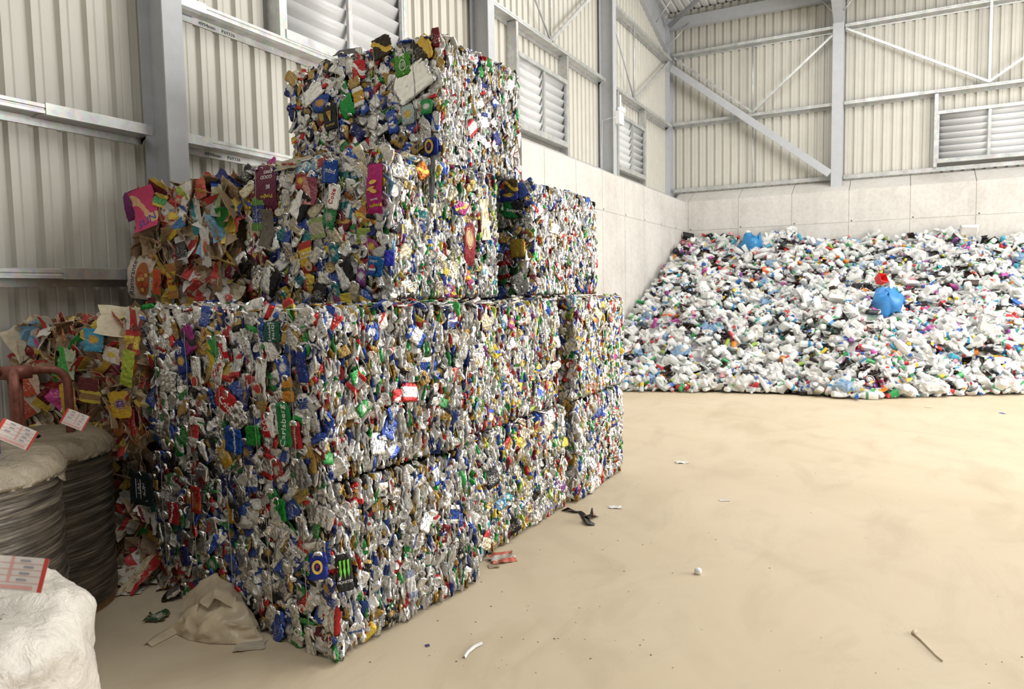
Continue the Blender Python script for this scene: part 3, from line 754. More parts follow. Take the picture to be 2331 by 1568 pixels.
def merge(parts):
    """parts: list of (variant, R(3x3), pos, scale) -> arrays of one mesh"""
    by = {}
    for v, R_, p, sc in parts: by.setdefault(id(v), (v, []))[1].append((R_, p, sc))
    Vs, Qs, P, A, B, D = [], [], [], [], [], []; off = 0
    for v, lst in by.values():
        Rm = np.array([l[0] for l in lst]); Pm = np.array([l[1] for l in lst]); Sm = np.array([l[2] for l in lst])
        W_ = np.einsum('nij,vj->nvi', Rm, v['V']) * Sm[:, None, None] + Pm[:, None, :]
        k, nv = len(lst), len(v['V'])
        Vs.append(W_.reshape(-1, 3)); Qs.append((v['Q'][None] + (np.arange(k) * nv)[:, None, None] + off).reshape(-1, 4)); off += k * nv
        P.append(np.tile(v['pu'], (k, 1))); A.append(np.tile(v['ca'], (k, 1))); B.append(np.tile(v['cb'], (k, 1))); D.append(np.tile(v['dp'], (k, 1)))
    return [np.concatenate(a) for a in (Vs, Qs, P, A, B, D)]

def mesh_of(v, name):
    if 'me' not in v: v['me'] = quads_mesh(name, v['V'], v['Q'], v.get('mat', M_PACK), v['pu'], v['ca'], v['cb'], v['dp'], smooth=name == 'crushed_can')
    return v['me']
def mat4(R_, p, s=1.0):
    M = Matrix.Identity(4)
    for i in range(3):
        for j in range(3): M[i][j] = float(R_[i][j] * s)
        M[i][3] = float(p[i])
    return M

# ------------------------------------------------------------------ bales
BALES = {}
def bale(key, label, corner, L, D, H, z0, yaw, lib, faces, wires=5, group='baled scrap stacked by the left wall', slump=0.0, density=1.0, wire_face='F'):
    """corner: world xy of the front right bottom corner; L along -x, D along +y (bale axes turned by yaw)"""
    rng = np.random.default_rng(abs(hash(key)) % 1000 if False else sum(map(ord, key)) * 7)
    ca_, sa_ = math.cos(yaw), math.sin(yaw)
    ex, ey = np.array((ca_, sa_)), np.array((-sa_, ca_))
    c = np.array(corner) - ex * L / 2 + ey * D / 2
    card = lib == 'card'
    root = empty('cardboard_bale' if card else 'can_bale', (c[0], c[1], z0), yaw, label=label, cat='bale', group=group)
    BALES[key] = dict(root=root, c=c, yaw=yaw, L=L, D=D, H=H, z0=z0, lib=lib, sp=[])
    K = LIB[lib]; name = 'crushed_carton' if card else 'crushed_can'
    core = MB(); core_mat = M_KRAFT if card else M_DARK; m_ = .075 if card else .06; core.box((-L / 2 + m_, -D / 2 + m_, m_ * .4), (L / 2 - m_, D / 2 - m_, (H - m_ * .6) * (1 - slump * 1.1))); core.build('core', core_mat, root)  # in can bales the near-black core stands in for shade between cans
    ind, rest = [], []
    wav = [(rng.uniform(2, 6), rng.uniform(2, 6), rng.uniform(0, 6)) for _ in range(4)]
    def wave(a, b): return sum(math.sin(a * p + b * q + r) for p, q, r in wav) * .006
    if 'F' in faces:
        dx, dz = (.078, .086) if not card else (.125, .125)
        dx /= density ** .5; dz /= density ** .5
        P = []
        nz = max(1, round(H / dz)); nx = max(1, round(L / dx))
        for j in range(nz):
            for i in range(nx):
                P.append(((-L / 2 + (i + .5 + rng.uniform(-.32, .32)) * L / nx), (j + .5 + rng.uniform(-.32, .32)) * H / nz))
        order = rng.permutation(len(P))
        n = len(P); tiltx, tiltz = rng.normal(0, .15 if not card else .26, n), rng.normal(0, .15 if not card else .26, n)
        R_ = frames(np.stack([tiltx, -np.ones(n), tiltz], 1), np.where(rng.uniform(size=n) < .7, rng.normal(0, .5, n), rng.uniform(0, 6.28, n)))
        for q, (a, b) in enumerate(P):
            r = rng.uniform()
            v = K['ends'][rng.integers(len(K['ends']))] if r < .27 and not card else K['hi'][rng.integers(len(K['hi']))]
            ey_ = min(1, min(L / 2 - abs(a), b, H - b) / .05); inset = .02 * (1 - max(0, ey_))
            pos = (a, -D / 2 + .012 + inset + rng.uniform(-.012, .016) * (1 if not card else 1.8) + wave(a, b), b)
            ind.append((v, R_[q], pos, rng.uniform(.92, 1.12)))
        # filler behind
        n = int(len(P) * 2.6); R_ = frames(np.stack([rng.normal(0, .4, n), -np.ones(n), rng.normal(0, .4, n)], 1), rng.uniform(0, 6.28, n))
        for q in range(n):
            a, b = rng.uniform(-L / 2 + .03, L / 2 - .03), rng.uniform(.03, H - .03)
            rest.append((K['lo'][rng.integers(len(K['lo']))], R_[q], (a, -D / 2 + .034 + rng.uniform(-.012, .018), b), 1.15))
    if 'R' in faces:
        if not card:
            y = -D / 2 + .012
            while y < D / 2 - .008:
                z = rng.uniform(.01, .06)
                while z < H - .015:
                    v = K['lo'][rng.integers(len(K['lo']))]
                    yawj, pit = rng.normal(0, .2), rng.normal(0, .16)
                    if rng.uniform() < .12: yawj += rng.choice([-1, 1]) * rng.uniform(.5, 1.1)
                    sp = rng.normal(0, .4) if rng.uniform() < .65 else rng.uniform(0, 6.28)
                    nrm = np.array([[math.sin(yawj), -math.cos(yawj), pit]])
                    Rm = frames(nrm, np.array([sp]))[0]
                    W_ = v['V'] @ Rm.T; exx = W_[:, 0].max(); hz = (W_[:, 2].max() - W_[:, 2].min())
                    ed = max(0, 1 - min(z, H - z, D / 2 - abs(y)) / .04) * .012
                    zz = min(max(z, -W_[:, 2].min() + .004), H - W_[:, 2].max() + .01)
                    rest.append((v, Rm, (L / 2 - exx + rng.uniform(-.02, .012) - ed + wave(y, z), y + rng.uniform(-.006, .006), zz), 1.0))
                    z += hz * rng.uniform(.62, .85)
                y += rng.uniform(.0085, .0145) / density ** .5
            # ends and squashed cans that turn outward
            m = int(D * H * 80 * density); R_ = frames(np.stack([np.ones(m), rng.normal(-.25, .42, m), rng.normal(0, .25, m)], 1), rng.normal(0, .7, m))
            for q in range(m):
                v = K['ends'][rng.integers(len(K['ends']))] if rng.uniform() < .72 else K['hi'][rng.integers(len(K['hi']))]
                a, b = rng.uniform(-D / 2 + .04, D / 2 - .04), rng.uniform(.05, H - .05)
                ind.append((v, R_[q], (L / 2 - .004 + rng.uniform(-.014, .008) + wave(a, b), a, b), rng.uniform(.62, .95)))
        else:
            m = int(D * H * 90); R_ = frames(np.stack([np.ones(m), rng.normal(0, .5, m), rng.normal(0, .4, m)], 1), rng.uniform(0, 6.28, m))
            for q in range(m): rest.append((K['hi'][rng.integers(len(K['hi']))], R_[q], (L / 2 - .02 + rng.uniform(-.02, .02), rng.uniform(-D / 2, D / 2), rng.uniform(.05, H - .05)), 1.0))
    if 'L' in faces:
        m = int(D * H * 90); R_ = frames(np.stack([-np.ones(m), rng.normal(0, .5, m), rng.normal(0, .4, m)], 1), rng.uniform(0, 6.28, m))
        for q in range(m): rest.append((K['hi'][rng.integers(len(K['hi']))], R_[q], (-L / 2 + .02 + rng.uniform(-.03, .02), rng.uniform(-D / 2, D / 2), rng.uniform(.05, H - .05)), 1.0))
    if 'T' in faces:
        m = int(L * D * (260 if not card else 130)); R_ = frames(np.stack([rng.normal(0, .32, m), rng.normal(0, .32, m), np.ones(m)], 1), rng.uniform(0, 6.28, m))
        for q in range(m):
            a, b = rng.uniform(-L / 2 + .02, L / 2 - .02), rng.uniform(-D / 2 + .02, D / 2 - .02)
            rest.append((K['lo'][rng.integers(len(K['lo']))] if rng.uniform() < .7 else K['hi'][rng.integers(len(K['hi']))], R_[q], (a, b, H - .012 + rng.uniform(-.012, .010) + wave(a, b) * .8), .9))
    if slump:
        fz = lambda q: (q[0], q[1], q[2] * (1 - slump * (.5 - q[0] / L)))
        ind = [(v, r, fz(q), s_) for v, r, q, s_ in ind]; rest = [(v, r, fz(q), s_) for v, r, q, s_ in rest]
    BALES[key]['ind'] = ind; BALES[key]['rest'] = rest; BALES[key]['name'] = name; BALES[key]['wires'] = wires; BALES[key]['rng'] = rng
    return root

def to_local(key, p):
    b = BALES[key]; ca_, sa_ = math.cos(b['yaw']), math.sin(b['yaw'])
    dx, dy = p[0] - b['c'][0], p[1] - b['c'][1]
    return np.array((dx * ca_ + dy * sa_, -dx * sa_ + dy * ca_, p[2] - b['z0']))
def face_point(key, u, v, face):
    """where the sight line through (u, v) meets a face of the bale, in bale coordinates"""
    b = BALES[key]; o = to_local(key, CAM_P); q = to_local(key, CAM_P + ray(u, v)); d = q - o
    if face == 'F': t = (-b['D'] / 2 - o[1]) / d[1]
    elif face == 'R': t = (b['L'] / 2 - o[0]) / d[0]
    else: t = (b['H'] - o[2]) / d[2]
    return o + d * t, t

def special(key, face, u, v, wpx, hpx, rot, ca, cb, dp, name='crushed_can', label=None, txt=(), kind='can', out=.014, tilt=(0, 0), extra=None):
    """a piece with its own print; rot in degrees (counter-clockwise), sizes in image pixels; txt: (string, size, dx, dy, rot, colour)"""
    b = BALES[key]; rng = b['rng']; p, dep = face_point(key, u, v, face); k = dep / F_PX
    if face == 'R': fx = 1.2
    else: fx = 1.12
    w, h = wpx * k * (fx if abs(math.sin(math.radians(rot))) < .7 else 1), hpx * k * (fx if abs(math.sin(math.radians(rot))) >= .7 else 1)
    nrm = {'F': (0 + tilt[0], -1, tilt[1]), 'R': (1, tilt[0] - .12, tilt[1]), 'T': (tilt[0], tilt[1], 1)}[face]
    Rm = frames(np.array([nrm], float), np.array([math.radians(rot)]))[0]
    if kind == 'can': var = can_variant(rng, w * 1.08, h * 1.04, .016, ca, cb, dp, 14, 14, .0034, hpx > 46)
    elif kind == 'canlid': var = can_variant(rng, w, h, .014, ca, cb, dp, 16, 14, .0062, False)
    elif kind == 'box': var = can_variant(rng, w, h, .012, ca, cb, dp, 12, 14, .0028 if name == 'crushed_carton' else .004, False, square=True)
    else: var = carton_variant(rng, w, h, ca, cb, dp, 8, 9, .002, False)
    pos = p + np.array(nrm) / np.linalg.norm(nrm) * out
    o = link(name, quads_mesh(name, var['V'], var['Q'], M_PACK, var['pu'], var['ca'], var['cb'], var['dp'], smooth=kind in ('can', 'canlid')), b['root'], mat4(Rm, pos), label=label)
    for (s_, size, dx, dy, tr_, col) in txt:
        me = text_mesh(s_, size * k, ink(col), .0012, 'CENTER')
        M = Matrix.Translation((dx * k, dy * k, .0115 if kind in ('can', 'canlid') else (.010 if kind == 'box' else .007))) @ Matrix.Rotation(math.radians(tr_), 4, 'Z')
        if 'grid' in var: conform(me, M, var)
        link('lettering', me, o, M)
    if extra:
        extra(o, k, w, h)
        for ch in o.children:
            if ch.name.startswith('emblem') and 'grid' in var: conform(ch.data, ch.matrix_local.copy(), var, .0006 + max(0.0, (max(vv.co.z for vv in ch.data.vertices) + ch.matrix_local.translation.z - .0128)))
    b['sp'].append((p, .5 * max(w, h), min(w, h) / 2, face))
    return o

def finish(key):
    """drop pieces that a specially printed one covers, then link up to a hundred pieces and merge the rest"""
    b = BALES[key]; keep = []
    for it in b['ind']:
        pos = np.array(it[2]); cov = False
        for p, rmax, rmin, face in b['sp']:
            dd = pos - p
            if face == 'F' and pos[1] > -b['D'] / 2 + .1: continue
            if np.linalg.norm(dd) < rmin * .95 + .005: cov = True; break
        if cov: b['rest'].append((it[0], it[1], pos - (np.array((0, -.05, 0)) if pos[1] < -b['D'] / 2 + .06 else np.array((.05, 0, 0))), it[3]))
        else: keep.append(it)
    room = max(0, 100 - len(b['sp']))
    order = b['rng'].permutation(len(keep))
    for n_, i in enumerate(order):
        v, R_, p, s_ = keep[i]
        if n_ < room: link(b['name'], mesh_of(v, b['name']), b['root'], mat4(R_, p, s_))
        else: b['rest'].append(keep[i])
    V, Q, P, A, B, D = merge(b['rest'])
    nm = 'compacted_cartons' if b['lib'] == 'card' else 'compacted_cans'
    link(nm, quads_mesh(nm, V, Q, M_PACK, P, A, B, D, smooth=b['lib'] != 'card'), b['root'], kind='stuff')
    L, Dp, H = b['L'], b['D'], b['H']
    rng = b['rng']
    for i in range(b['wires']):
        x = -L / 2 + L * (i + .5) / b['wires'] + rng.uniform(-.02, .02); e = .022; pts = []
        for t in np.linspace(0, 1, 9): pts.append((x + rng.uniform(-.006, .006) + .03 * t, -Dp / 2 - e - .004 * math.sin(3 * t), H * (1 - t) if t else H - .006))
        pts[-1] = (pts[-1][0], -Dp / 2 - .005, .012)
        back = [(x, Dp / 2 - .05, H - .012), (x, -Dp / 2 + .25, H - .012), (x, -Dp / 2 + .04, H - .004)]
        mb = MB(); mb.tube(back + pts, .0021, 6); mb.build('baling_wire', M_WIRE, b['root'], True)

deg = math.radians
bale('a1', 'can bale on the floor at the near corner, beneath the other near can bale', (-2.33, 2.50), 1.58, 1.13, .845, .0, deg(-7), 'alu', 'FR')
bale('b1', 'can bale on the floor in the middle of the bottom row', (-2.35, 3.76), 1.15, 1.52, .84, .0, deg(0), 'mix', 'RT', 0)
bale('c1', 'can bale on the floor at the far end of the bottom row', (-2.31, 5.38), 1.2, 1.14, .84, .0, deg(0), 'alu', 'FR', 0)
bale('d1', 'cardboard bale on the floor beside the wire coils', (-4.02, 2.80), 1.05, 1.0, .81, .0, deg(2), 'card', 'FR', 0)
bale('a2', 'can bale in the second row at the near corner', (-2.34, 2.46), 1.60, 1.13, .84, .852, deg(-9), 'alu', 'FRT')
bale('b2', 'steel and can bale in the middle of the second row', (-2.33, 3.70), 1.12, 1.42, .835, .852, deg(0), 'mix', 'RT', 0)
bale('c2', 'can bale in the second row at the far end, behind a dark gap', (-2.31, 5.38), 1.2, 1.18, .84, .852, deg(0), 'mix', 'FRT', 0)
bale('d2', 'sagging cardboard bale in the second row above the wire coils', (-4.0, 2.70), 1.12, 1.05, .82, .83, deg(5), 'card', 'FRTL', 0, slump=.09)
bale('a3', 'mixed tin and can bale in the third row with the pink crisp carton', (-2.66, 3.42), 1.25, 1.27, .90, 1.705, deg(-2), 'mix', 'FRT', 4)
bale('b3', 'cardboard bale in the third row with the pizza box', (-3.95, 3.42), 1.10, .80, .86, 1.69, deg(-4), 'card', 'FTL', 0)
bale('c3', 'can bale in the third row standing farthest back', (-2.50, 4.98), 1.3, 1.38, .88, 1.71, deg(0), 'alu', 'FRT', 2)
bale('a4', 'silvery can bale alone on the top of the stack', (-2.76, 4.16), 1.5, 1.05, .87, 2.62, deg(-4), 'alu', 'FRT', 4)

# pieces whose print can be read in the photograph (image position, size in pixels, turn, colours, lettering)
W_, S_, K_, R_ed, G_ = (.85, .85, .82), SIL, (.02, .02, .02), (.60, .02, .03), (.75, .50, .08)
def ring(o, k, r0, r1, col, sx=1.0, sy=1.0, z=.0112, c=(0, 0), n=20, name='emblem'):
    mb = MB(); vs = []; fs = []
    for r in (r0, r1):
        for zz in (z, z + .0016): vs += [(c[0] * k + r * k * sx * math.cos(t), c[1] * k + r * k * sy * math.sin(t), zz) for t in np.linspace(0, 2 * math.pi, n + 1)[:-1]]
    for i in range(n):
        j = (i + 1) % n; fs += [(n + i, n + j, 3 * n + j, 3 * n + i), (2 * n + i, 2 * n + j, 3 * n + j, 3 * n + i), (i, j, n + j, n + i)]
    mb.add(vs, fs); return mb.build(name, ink(col), o)
def poly(o, k, pts, col, z=.0112, name='emblem'):
    mb = MB(); n = len(pts); vs = [(x * k, y * k, z) for x, y in pts] + [(x * k, y * k, z + .0016) for x, y in pts]
    mb.add(vs, [tuple(range(n, 2 * n))] + [(i, (i + 1) % n, n + (i + 1) % n, n + i) for i in range(n)]); return mb.build(name, ink(col), o)
# second row, near bale, shaded face
sp = special
sp('a2', 'F', 655, 965, 44, 96, 6, (.02, .26, .07), (.02, .2, .05), (0, 0, .5), label='crushed green beer can with white script', txt=[('Carlsberg', 25, 0, -2, 84, W_)])
sp('a2', 'F', 616, 966, 38, 56, 3, R_ed, S_, (4, 0, .5), label='red cola can with white script', txt=[('Coca', 15, 0, 6, 4, W_), ('Cola', 15, 0, -9, 4, W_)])
sp('a2', 'F', 520, 912, 66, 48, -22, (.58, .02, .02), (.5, .02, .02), (0, 0, .5), label='flattened red cola can', txt=[('Cola', 26, 4, -5, -8, W_)])
sp('a2', 'F', 536, 1000, 58, 56, -4, (.01, .08, .42), (.01, .06, .3), (0, 0, .6), label='bright blue beer can', txt=[('Oranjeboom', 10, 14, -6, -84, W_)])
sp('a2', 'F', 626, 755, 52, 46, 0, (.01, .10, .07), (.01, .08, .06), (0, 0, .45), label='dark green ale can', txt=[('JOHN', 15, 8, 2, -88, W_), ('SMITH\'S', 13, -6, 0, -88, W_)])
sp('a2', 'F', 490, 806, 40, 76, 12, (.72, .50, .03), (.03, .30, .06), (4, 0, .5), label='yellow and green lager can', txt=[('HOLSTEN', 10, 3, 2, -35, (.02, .22, .06))])
def badge(o, k, w, h): ring(o, k, 0.1, 12, (.45, .03, .03), 1.0, .9, c=(0, -22)); ring(o, k, 12, 14, (.75, .6, .3), 1.0, .9, c=(0, -22))
sp('a2', 'F', 598, 862, 34, 96, -6, S_, S_, (0, 0, .85), label='silver lager can with a red badge', extra=badge)
sp('a2', 'F', 453, 845, 32, 64, 3, S_, S_, (0, 0, .85), label='shorter silver lager can with a red badge', extra=badge)
sp('a2', 'F', 660, 886, 34, 56, 6, (.70, .30, .03), (.65, .2, .02), (0, 0, .5), label='orange soft drink can', txt=[('Orange', 15, 0, 0, 184, (.02, .10, .04))])
sp('a2', 'F', 680, 990, 30, 60, 8, (.40, .02, .03), (.3, .02, .02), (0, 0, .5), label='dark red drink can', txt=[('TANGO', 11, 0, 0, -92, (.75, .6, .4))])
sp('a2', 'F', 582, 990, 46, 44, 10, (.02, .30, .04), (.01, .2, .03), (0, 0, .6), label='bright green can')
sp('a2', 'F', 545, 948, 66, 58, 30, S_, S_, (0, 0, .95), label='crumpled bare foil tray', kind='canlid')
sp('a2', 'F', 388, 868, 66, 50, -4, S_, S_, (0, 0, .95), label='bare silver tray', kind='box')
sp('a2', 'F', 502, 842, 36, 64, -22, S_, R_ed, (0, 0, .9), label='silver diet cola can', txt=[('Coke', 20, 0, 2, 70, R_ed)])
sp('a2', 'F', 512, 795, 30, 60, 12, S_, R_ed, (2, 0, .9), label='silver cola can with a red wave', txt=[('Coke', 18, -2, -4, 80, R_ed)])
sp('a2', 'F', 420, 822, 42, 56, 14, (.01, .03, .25), G_, (1, 0, .55), label='navy lager can with yellow oval')
sp('a2', 'F', 436, 772, 40, 62, 24, (.30, .02, .20), K_, (2, 0, .5), label='magenta can with a black band')
sp('a2', 'F', 446, 978, 32, 56, -4, (.50, .03, .03), (.8, .78, .7), (3, .4, .5), label='red and white printed can')
sp('a2', 'F', 516, 1032, 36, 58, 24, (.60, .36, .04), (.75, .6, .3), (1, .5, .5), label='gold yellow can')
sp('a2', 'F', 692, 1078, 44, 66, 28, (.42, .42, .40), (.3, .3, .3), (3, .8, .8), label='grey printed foil can')
sp('a2', 'F', 692, 830, 30, 78, 2, (.01, .03, .22), (.02, .05, .3), (3, .3, .55), label='tall navy can')
# bottom row
def claw(o, k, w, h):
    for dx, lo in ((-9, -4), (0, -8), (9, -4)): poly(o, k, [(dx - 2.5, 30), (dx + 2.5, 32), (dx + 2, 12), (dx + 3, 4), (dx, lo - 6), (dx - 3, 6), (dx - 1.5, 14)], (.18, .75, .06))
sp('a1', 'R', 781, 1298, 30, 84, 3, K_, K_, (0, 0, .35), label='tall black energy drink can with a green claw mark', txt=[('MONSTER', 8, 0, -22, 0, W_)], extra=claw, out=.02, tilt=(-.45, 0))
def fmark(o, k, w, h): ring(o, k, 9, 15, G_, .8, 1.1); me = text_mesh('F', 15 * k, ink(R_ed), .0014); link('emblem', me, o, Matrix.Translation((0, 0, .0115)))
sp('a1', 'R', 724, 1285, 32, 60, 0, (.01, .03, .28), (.01, .03, .28), (0, 0, .5), label='navy lager can with a yellow ring', extra=fmark, out=.016, tilt=(-.9, 0))
sp('a1', 'R', 934, 1328, 18, 66, 8, (.8, .8, .78), (.3, .35, .5), (3, .8, .1), label='white printed carton strip', kind='box', out=.012, tilt=(-.3, 0))
sp('a1', 'F', 452, 1135, 34, 60, 0, (.42, .03, .02), (.5, .12, .02), (2, .4, .5), label='tall red can in the shaded lower row')
sp('a1', 'F', 640, 1160, 46, 50, 10, S_, (.02, .3, .05), (4, 0, .7), label='silver can fading to green', txt=[('7UP', 14, 0, 4, 20, (.02, .25, .05))])
sp('a1', 'F', 535, 1165, 34, 46, 10, (.55, .25, .02), K_, (4, .4, .5), label='amber and black can', txt=[('PAUNIS', 8, 6, -4, 80, W_)])
# third row, mixed bale
def chips(o, k, w, h):
    for cx_, cy_, a in ((2, 14, .3), (4, -6, -.3), (-4, 0, .8)): 
        poly(o, k, [(cx_ + 11 * math.cos(t) * (1 if t < 3.2 else .9), cy_ + 5 * math.sin(t + a)) for t in np.linspace(0, 2 * math.pi, 13)[:-1]], (.80, .52, .08), z=.0105 + .0008 * (cx_ + 4) / 8)
sp('a3', 'F', 855, 430, 40, 112, -3, (.46, .01, .17), (.46, .01, .17), (0, 0, .1), kind='box', label='pink crisp carton with printed chips, lodged upside down', name='crushed_carton',
   txt=[('Pringles', 11, 6, -38, 190, (.80, .70, .05)), ('PRAWN', 6, 3, -24, 188, W_)], extra=chips, out=.02)
def globe(o, k, w, h):
    c = (0, -6)
    poly(o, k, [(c[0] + 10 * math.cos(t), c[1] + 10 * math.sin(t)) for t in np.linspace(0, math.pi, 12)], (.62, .03, .04)); poly(o, k, [(c[0] + 10 * math.cos(t), c[1] - 3 + 9 * math.sin(t)) for t in np.linspace(math.pi, 2 * math.pi, 12)], (.02, .06, .40))
    poly(o, k, [(c[0] - 10, c[1] + 1), (c[0] + 10, c[1] + 2), (c[0] + 10, c[1] - 3), (c[0] - 10, c[1] - 4)], W_, z=.0116)
sp('a3', 'F', 857, 606, 38, 44, -8, (.01, .14, .42), (.01, .1, .3), (0, 0, .5), label='blue cola can with a round red white and blue emblem', txt=[('pepsi', 10, 0, 12, 0, W_)], extra=globe, out=.02)
sp('a3', 'F', 757, 392, 42, 50, -8, (.01, .07, .35), (.01, .05, .3), (0, 0, .5), label='crushed blue cola can, lettering upside down', txt=[('pepsi', 16, 0, 0, 172, W_)])
for u_, v_, r_, lab in ((690, 470, -40, 'black and silver lager can slanting in the middle of the face'), (545, 605, -60, 'black and silver lager can by the cardboard bale'), (618, 640, -30, 'black and silver lager can low on the face'), (790, 625, 20, 'black and silver lager can beside the tin lids')):
    sp('a3', 'F', u_, v_, 42, 62, r_, S_, K_, (4, 0, .7), label=lab, txt=[('CARLING', 9, -3, 0, 84, W_)])
def puppy(o, k, w, h): ring(o, k, .1, 11, (.72, .5, .25), 1, 1.1, c=(4, -22)); ring(o, k, .1, 3, (.1, .06, .04), c=(4, -24), z=.0125)
sp('a3', 'F', 702, 585, 38, 72, 12, (.75, .50, .03), (.42, .03, .02), (3, 0, .1), kind='box', label='yellow and red pet food pouch', name='crushed_carton', txt=[('CHUNKS', 9, 0, 8, 0, W_), ('IN GRAVY', 7, 0, -1, 0, W_)], extra=puppy)
sp('a3', 'F', 762, 448, 34, 56, -12, S_, S_, (0, 0, .9), label='silver diet cola can near the pink carton', txt=[('Coke', 17, 0, 0, 78, R_ed)])
sp('a3', 'F', 607, 430, 62, 108, -3, (.13, .01, .045), (.13, .01, .045), (0, 0, .05), kind='box', name='crushed_carton', label='maroon snack carton, lettering upside down',
   txt=[('GOOD', 12, 6, 26, 184, W_), ('TIMES', 10, 8, 38, 184, W_), ('BE', 13, 14, 4, 184, W_), ('Pringles', 12, 8, -18, 186, (.8, .65, .05))], out=.02)
sp('a3', 'F', 708, 435, 40, 62, -8, (.62, .30, .26), (.30, .06, .10), (4, .4, .1), kind='box', name='crushed_carton', label='pale pink grape punnet label')
sp('a3', 'F', 590, 488, 36, 74, -2, (.02, .05, .22), (.12, .28, .05), (3, .9, .1), kind='box', name='crushed_carton', label='dark blue printed label sheet')
sp('a3', 'F', 612, 520, 36, 84, -8, (.16, .14, .11), (.14, .12, .1), (0, 0, .1), kind='box', name='crushed_carton', label='plain grey board box')
sp('a3', 'F', 726, 520, 42, 48, 6, (.50, .44, .34), (.3, .4, .15), (3, .5, .05), kind='box', name='crushed_carton', label='pale food carton')
sp('a3', 'F', 752, 495, 36, 52, -20, (.02, .22, .06), (.5, .5, .4), (1, .3, .1), kind='box', name='crushed_carton', label='green carton')
sp('a3', 'F', 785, 690, 48, 44, 6, (.30, .06, .22), (.70, .55, .05), (4, .6, .1), kind='box', name='crushed_carton', label='purple and yellow packet at the foot of the face')
sp('a3', 'R', 886, 588, 18, 34, 0, (.01, .02, .40), (.01, .02, .4), (0, 0, .1), label='small blue bottle at the edge', kind='can', out=.03, tilt=(-1.0, 0))
sp('a3', 'R', 1066, 545, 28, 120, 4, (.28, .02, .03), (.5, .4, .2), (1, 0, .3), label='long dark red folded tin', kind='box', out=.012, tilt=(-.2, 0))
sp('a3', 'R', 1100, 500, 22, 92, 6, (.62, .55, .36), (.5, .45, .3), (0, .6, .6), label='long cream folded tin', kind='box', out=.014, tilt=(-.2, 0))
sp('a3', 'R', 980, 410, 12, 105, -5, (.03, .03, .03), (.03, .03, .03), (0, 0, .05), label='black plastic strip', kind='box', out=.016)
# third row, far bale
sp('c3', 'F', 1172, 478, 44, 34, -4, (.02, .24, .06), K_, (4, 0, .5), label='green beer can lying on its side', txt=[('Carlsberg', 10, 2, -3, 176, W_)])
sp('c3', 'F', 1160, 445, 38, 26, 0, (.03, .04, .28), G_, (1, 0, .5), label='navy can at the dark corner')
sp('c3', 'F', 1165, 425, 30, 30, 0, (.10, .07, .02), G_, (2, 0, .5), label='dark gold can on the edge')
sp('c3', 'F', 1180, 565, 32, 40, 0, (.48, .32, .05), G_, (0, 0, .6), label='gold can in the dark corner')
# topmost bale
def harp(o, k, w, h):
    for a, b in (((-6, 12), (6, 12)), ((-6, 12), (3, -10)), ((6, 12), (3, -10)), ((-2, 12), (3, -8)), ((2, 12), (3, -6))):
        mb = MB(); mb.bar((a[0] * k, a[1] * k, .0122), (b[0] * k, b[1] * k, .0122), 1.6 * k, .0012); mb.build('emblem', ink(G_), o)
sp('a4', 'F', 757, 268, 36, 56, 6, K_, K_, (0, 0, .4), label='black stout can with a gold harp', txt=[('GUINNESS', 6, 0, -18, 0, G_)], extra=harp, out=.02)
def ten(o, k, w, h): ring(o, k, 10, 12, W_, .8, 1.05, c=(2, -2)); me = text_mesh('10', 14 * k, ink(W_), .0014); link('emblem', me, o, Matrix.Translation((2 * k, -2 * k, .0115)))
sp('a4', 'F', 922, 150, 40, 48, 8, (.07, .30, .03), (.6, .2, .02), (0, 0, .5), label='lime green can with a white oval', extra=ten, out=.02)
sp('a4', 'F', 793, 243, 36, 50, 22, (.02, .32, .06), S_, (0, 0, .55), label='bright green can')
sp('a4', 'F', 818, 222, 28, 42, 10, (.62, .34, .05), S_, (3, .3, .55), label='amber can')
sp('a4', 'F', 818, 160, 34, 42, 0, (.55, .02, .03), S_, (2, .3, .5), label='red cola can near the upper edge')
sp('a4', 'F', 735, 236, 44, 40, -4, (.02, .07, .32), (.6, .3, .05), (1, .5, .5), label='blue can with an orange sun')
sp('a4', 'F', 984, 335, 34, 38, 2, (.01, .03, .26), (.01, .03, .26), (0, 0, .5), label='navy lager can with a yellow ring by the corner', extra=fmark, out=.02)
sp('a4', 'F', 870, 110, 46, 46, 12, (.04, .03, .02), G_, (2, 0, .5), label='black and gold can at the upper edge')
sp('a4', 'F', 962, 115, 44, 56, 20, (.04, .03, .02), G_, (4, .4, .5), label='black and gold can on the upper corner')
sp('a4', 'F', 973, 244, 28, 32, 0, (.03, .30, .08), S_, (1, .6, .5), label='small green can end')
sp('a4', 'F', 945, 185, 96, 66, 24, S_, S_, (0, 0, .95), label='wide crumpled foil tray')
sp('a4', 'F', 930, 262, 32, 44, 6, (.45, .55, .55), (.75, .5, .1), (1, .6, .5), label='pale blue can with a yellow picture')
sp('a4', 'F', 715, 215, 62, 32, 24, S_, S_, (0, 0, .95), label='bare foil strip')
sp('a4', 'F', 786, 108, 62, 30, -8, (.05, .05, .05), K_, (0, 0, .3), kind='card', label='dark bent metal flap sticking up from the upper edge', out=-.03, tilt=(.1, 1.2))
sp('a3', 'F', 662, 362, 70, 40, 10, (.40, .36, .28), S_, (0, 0, .5), kind='card', label='dull bent metal sheet at the upper edge', out=-.03, tilt=(.2, 1.1))
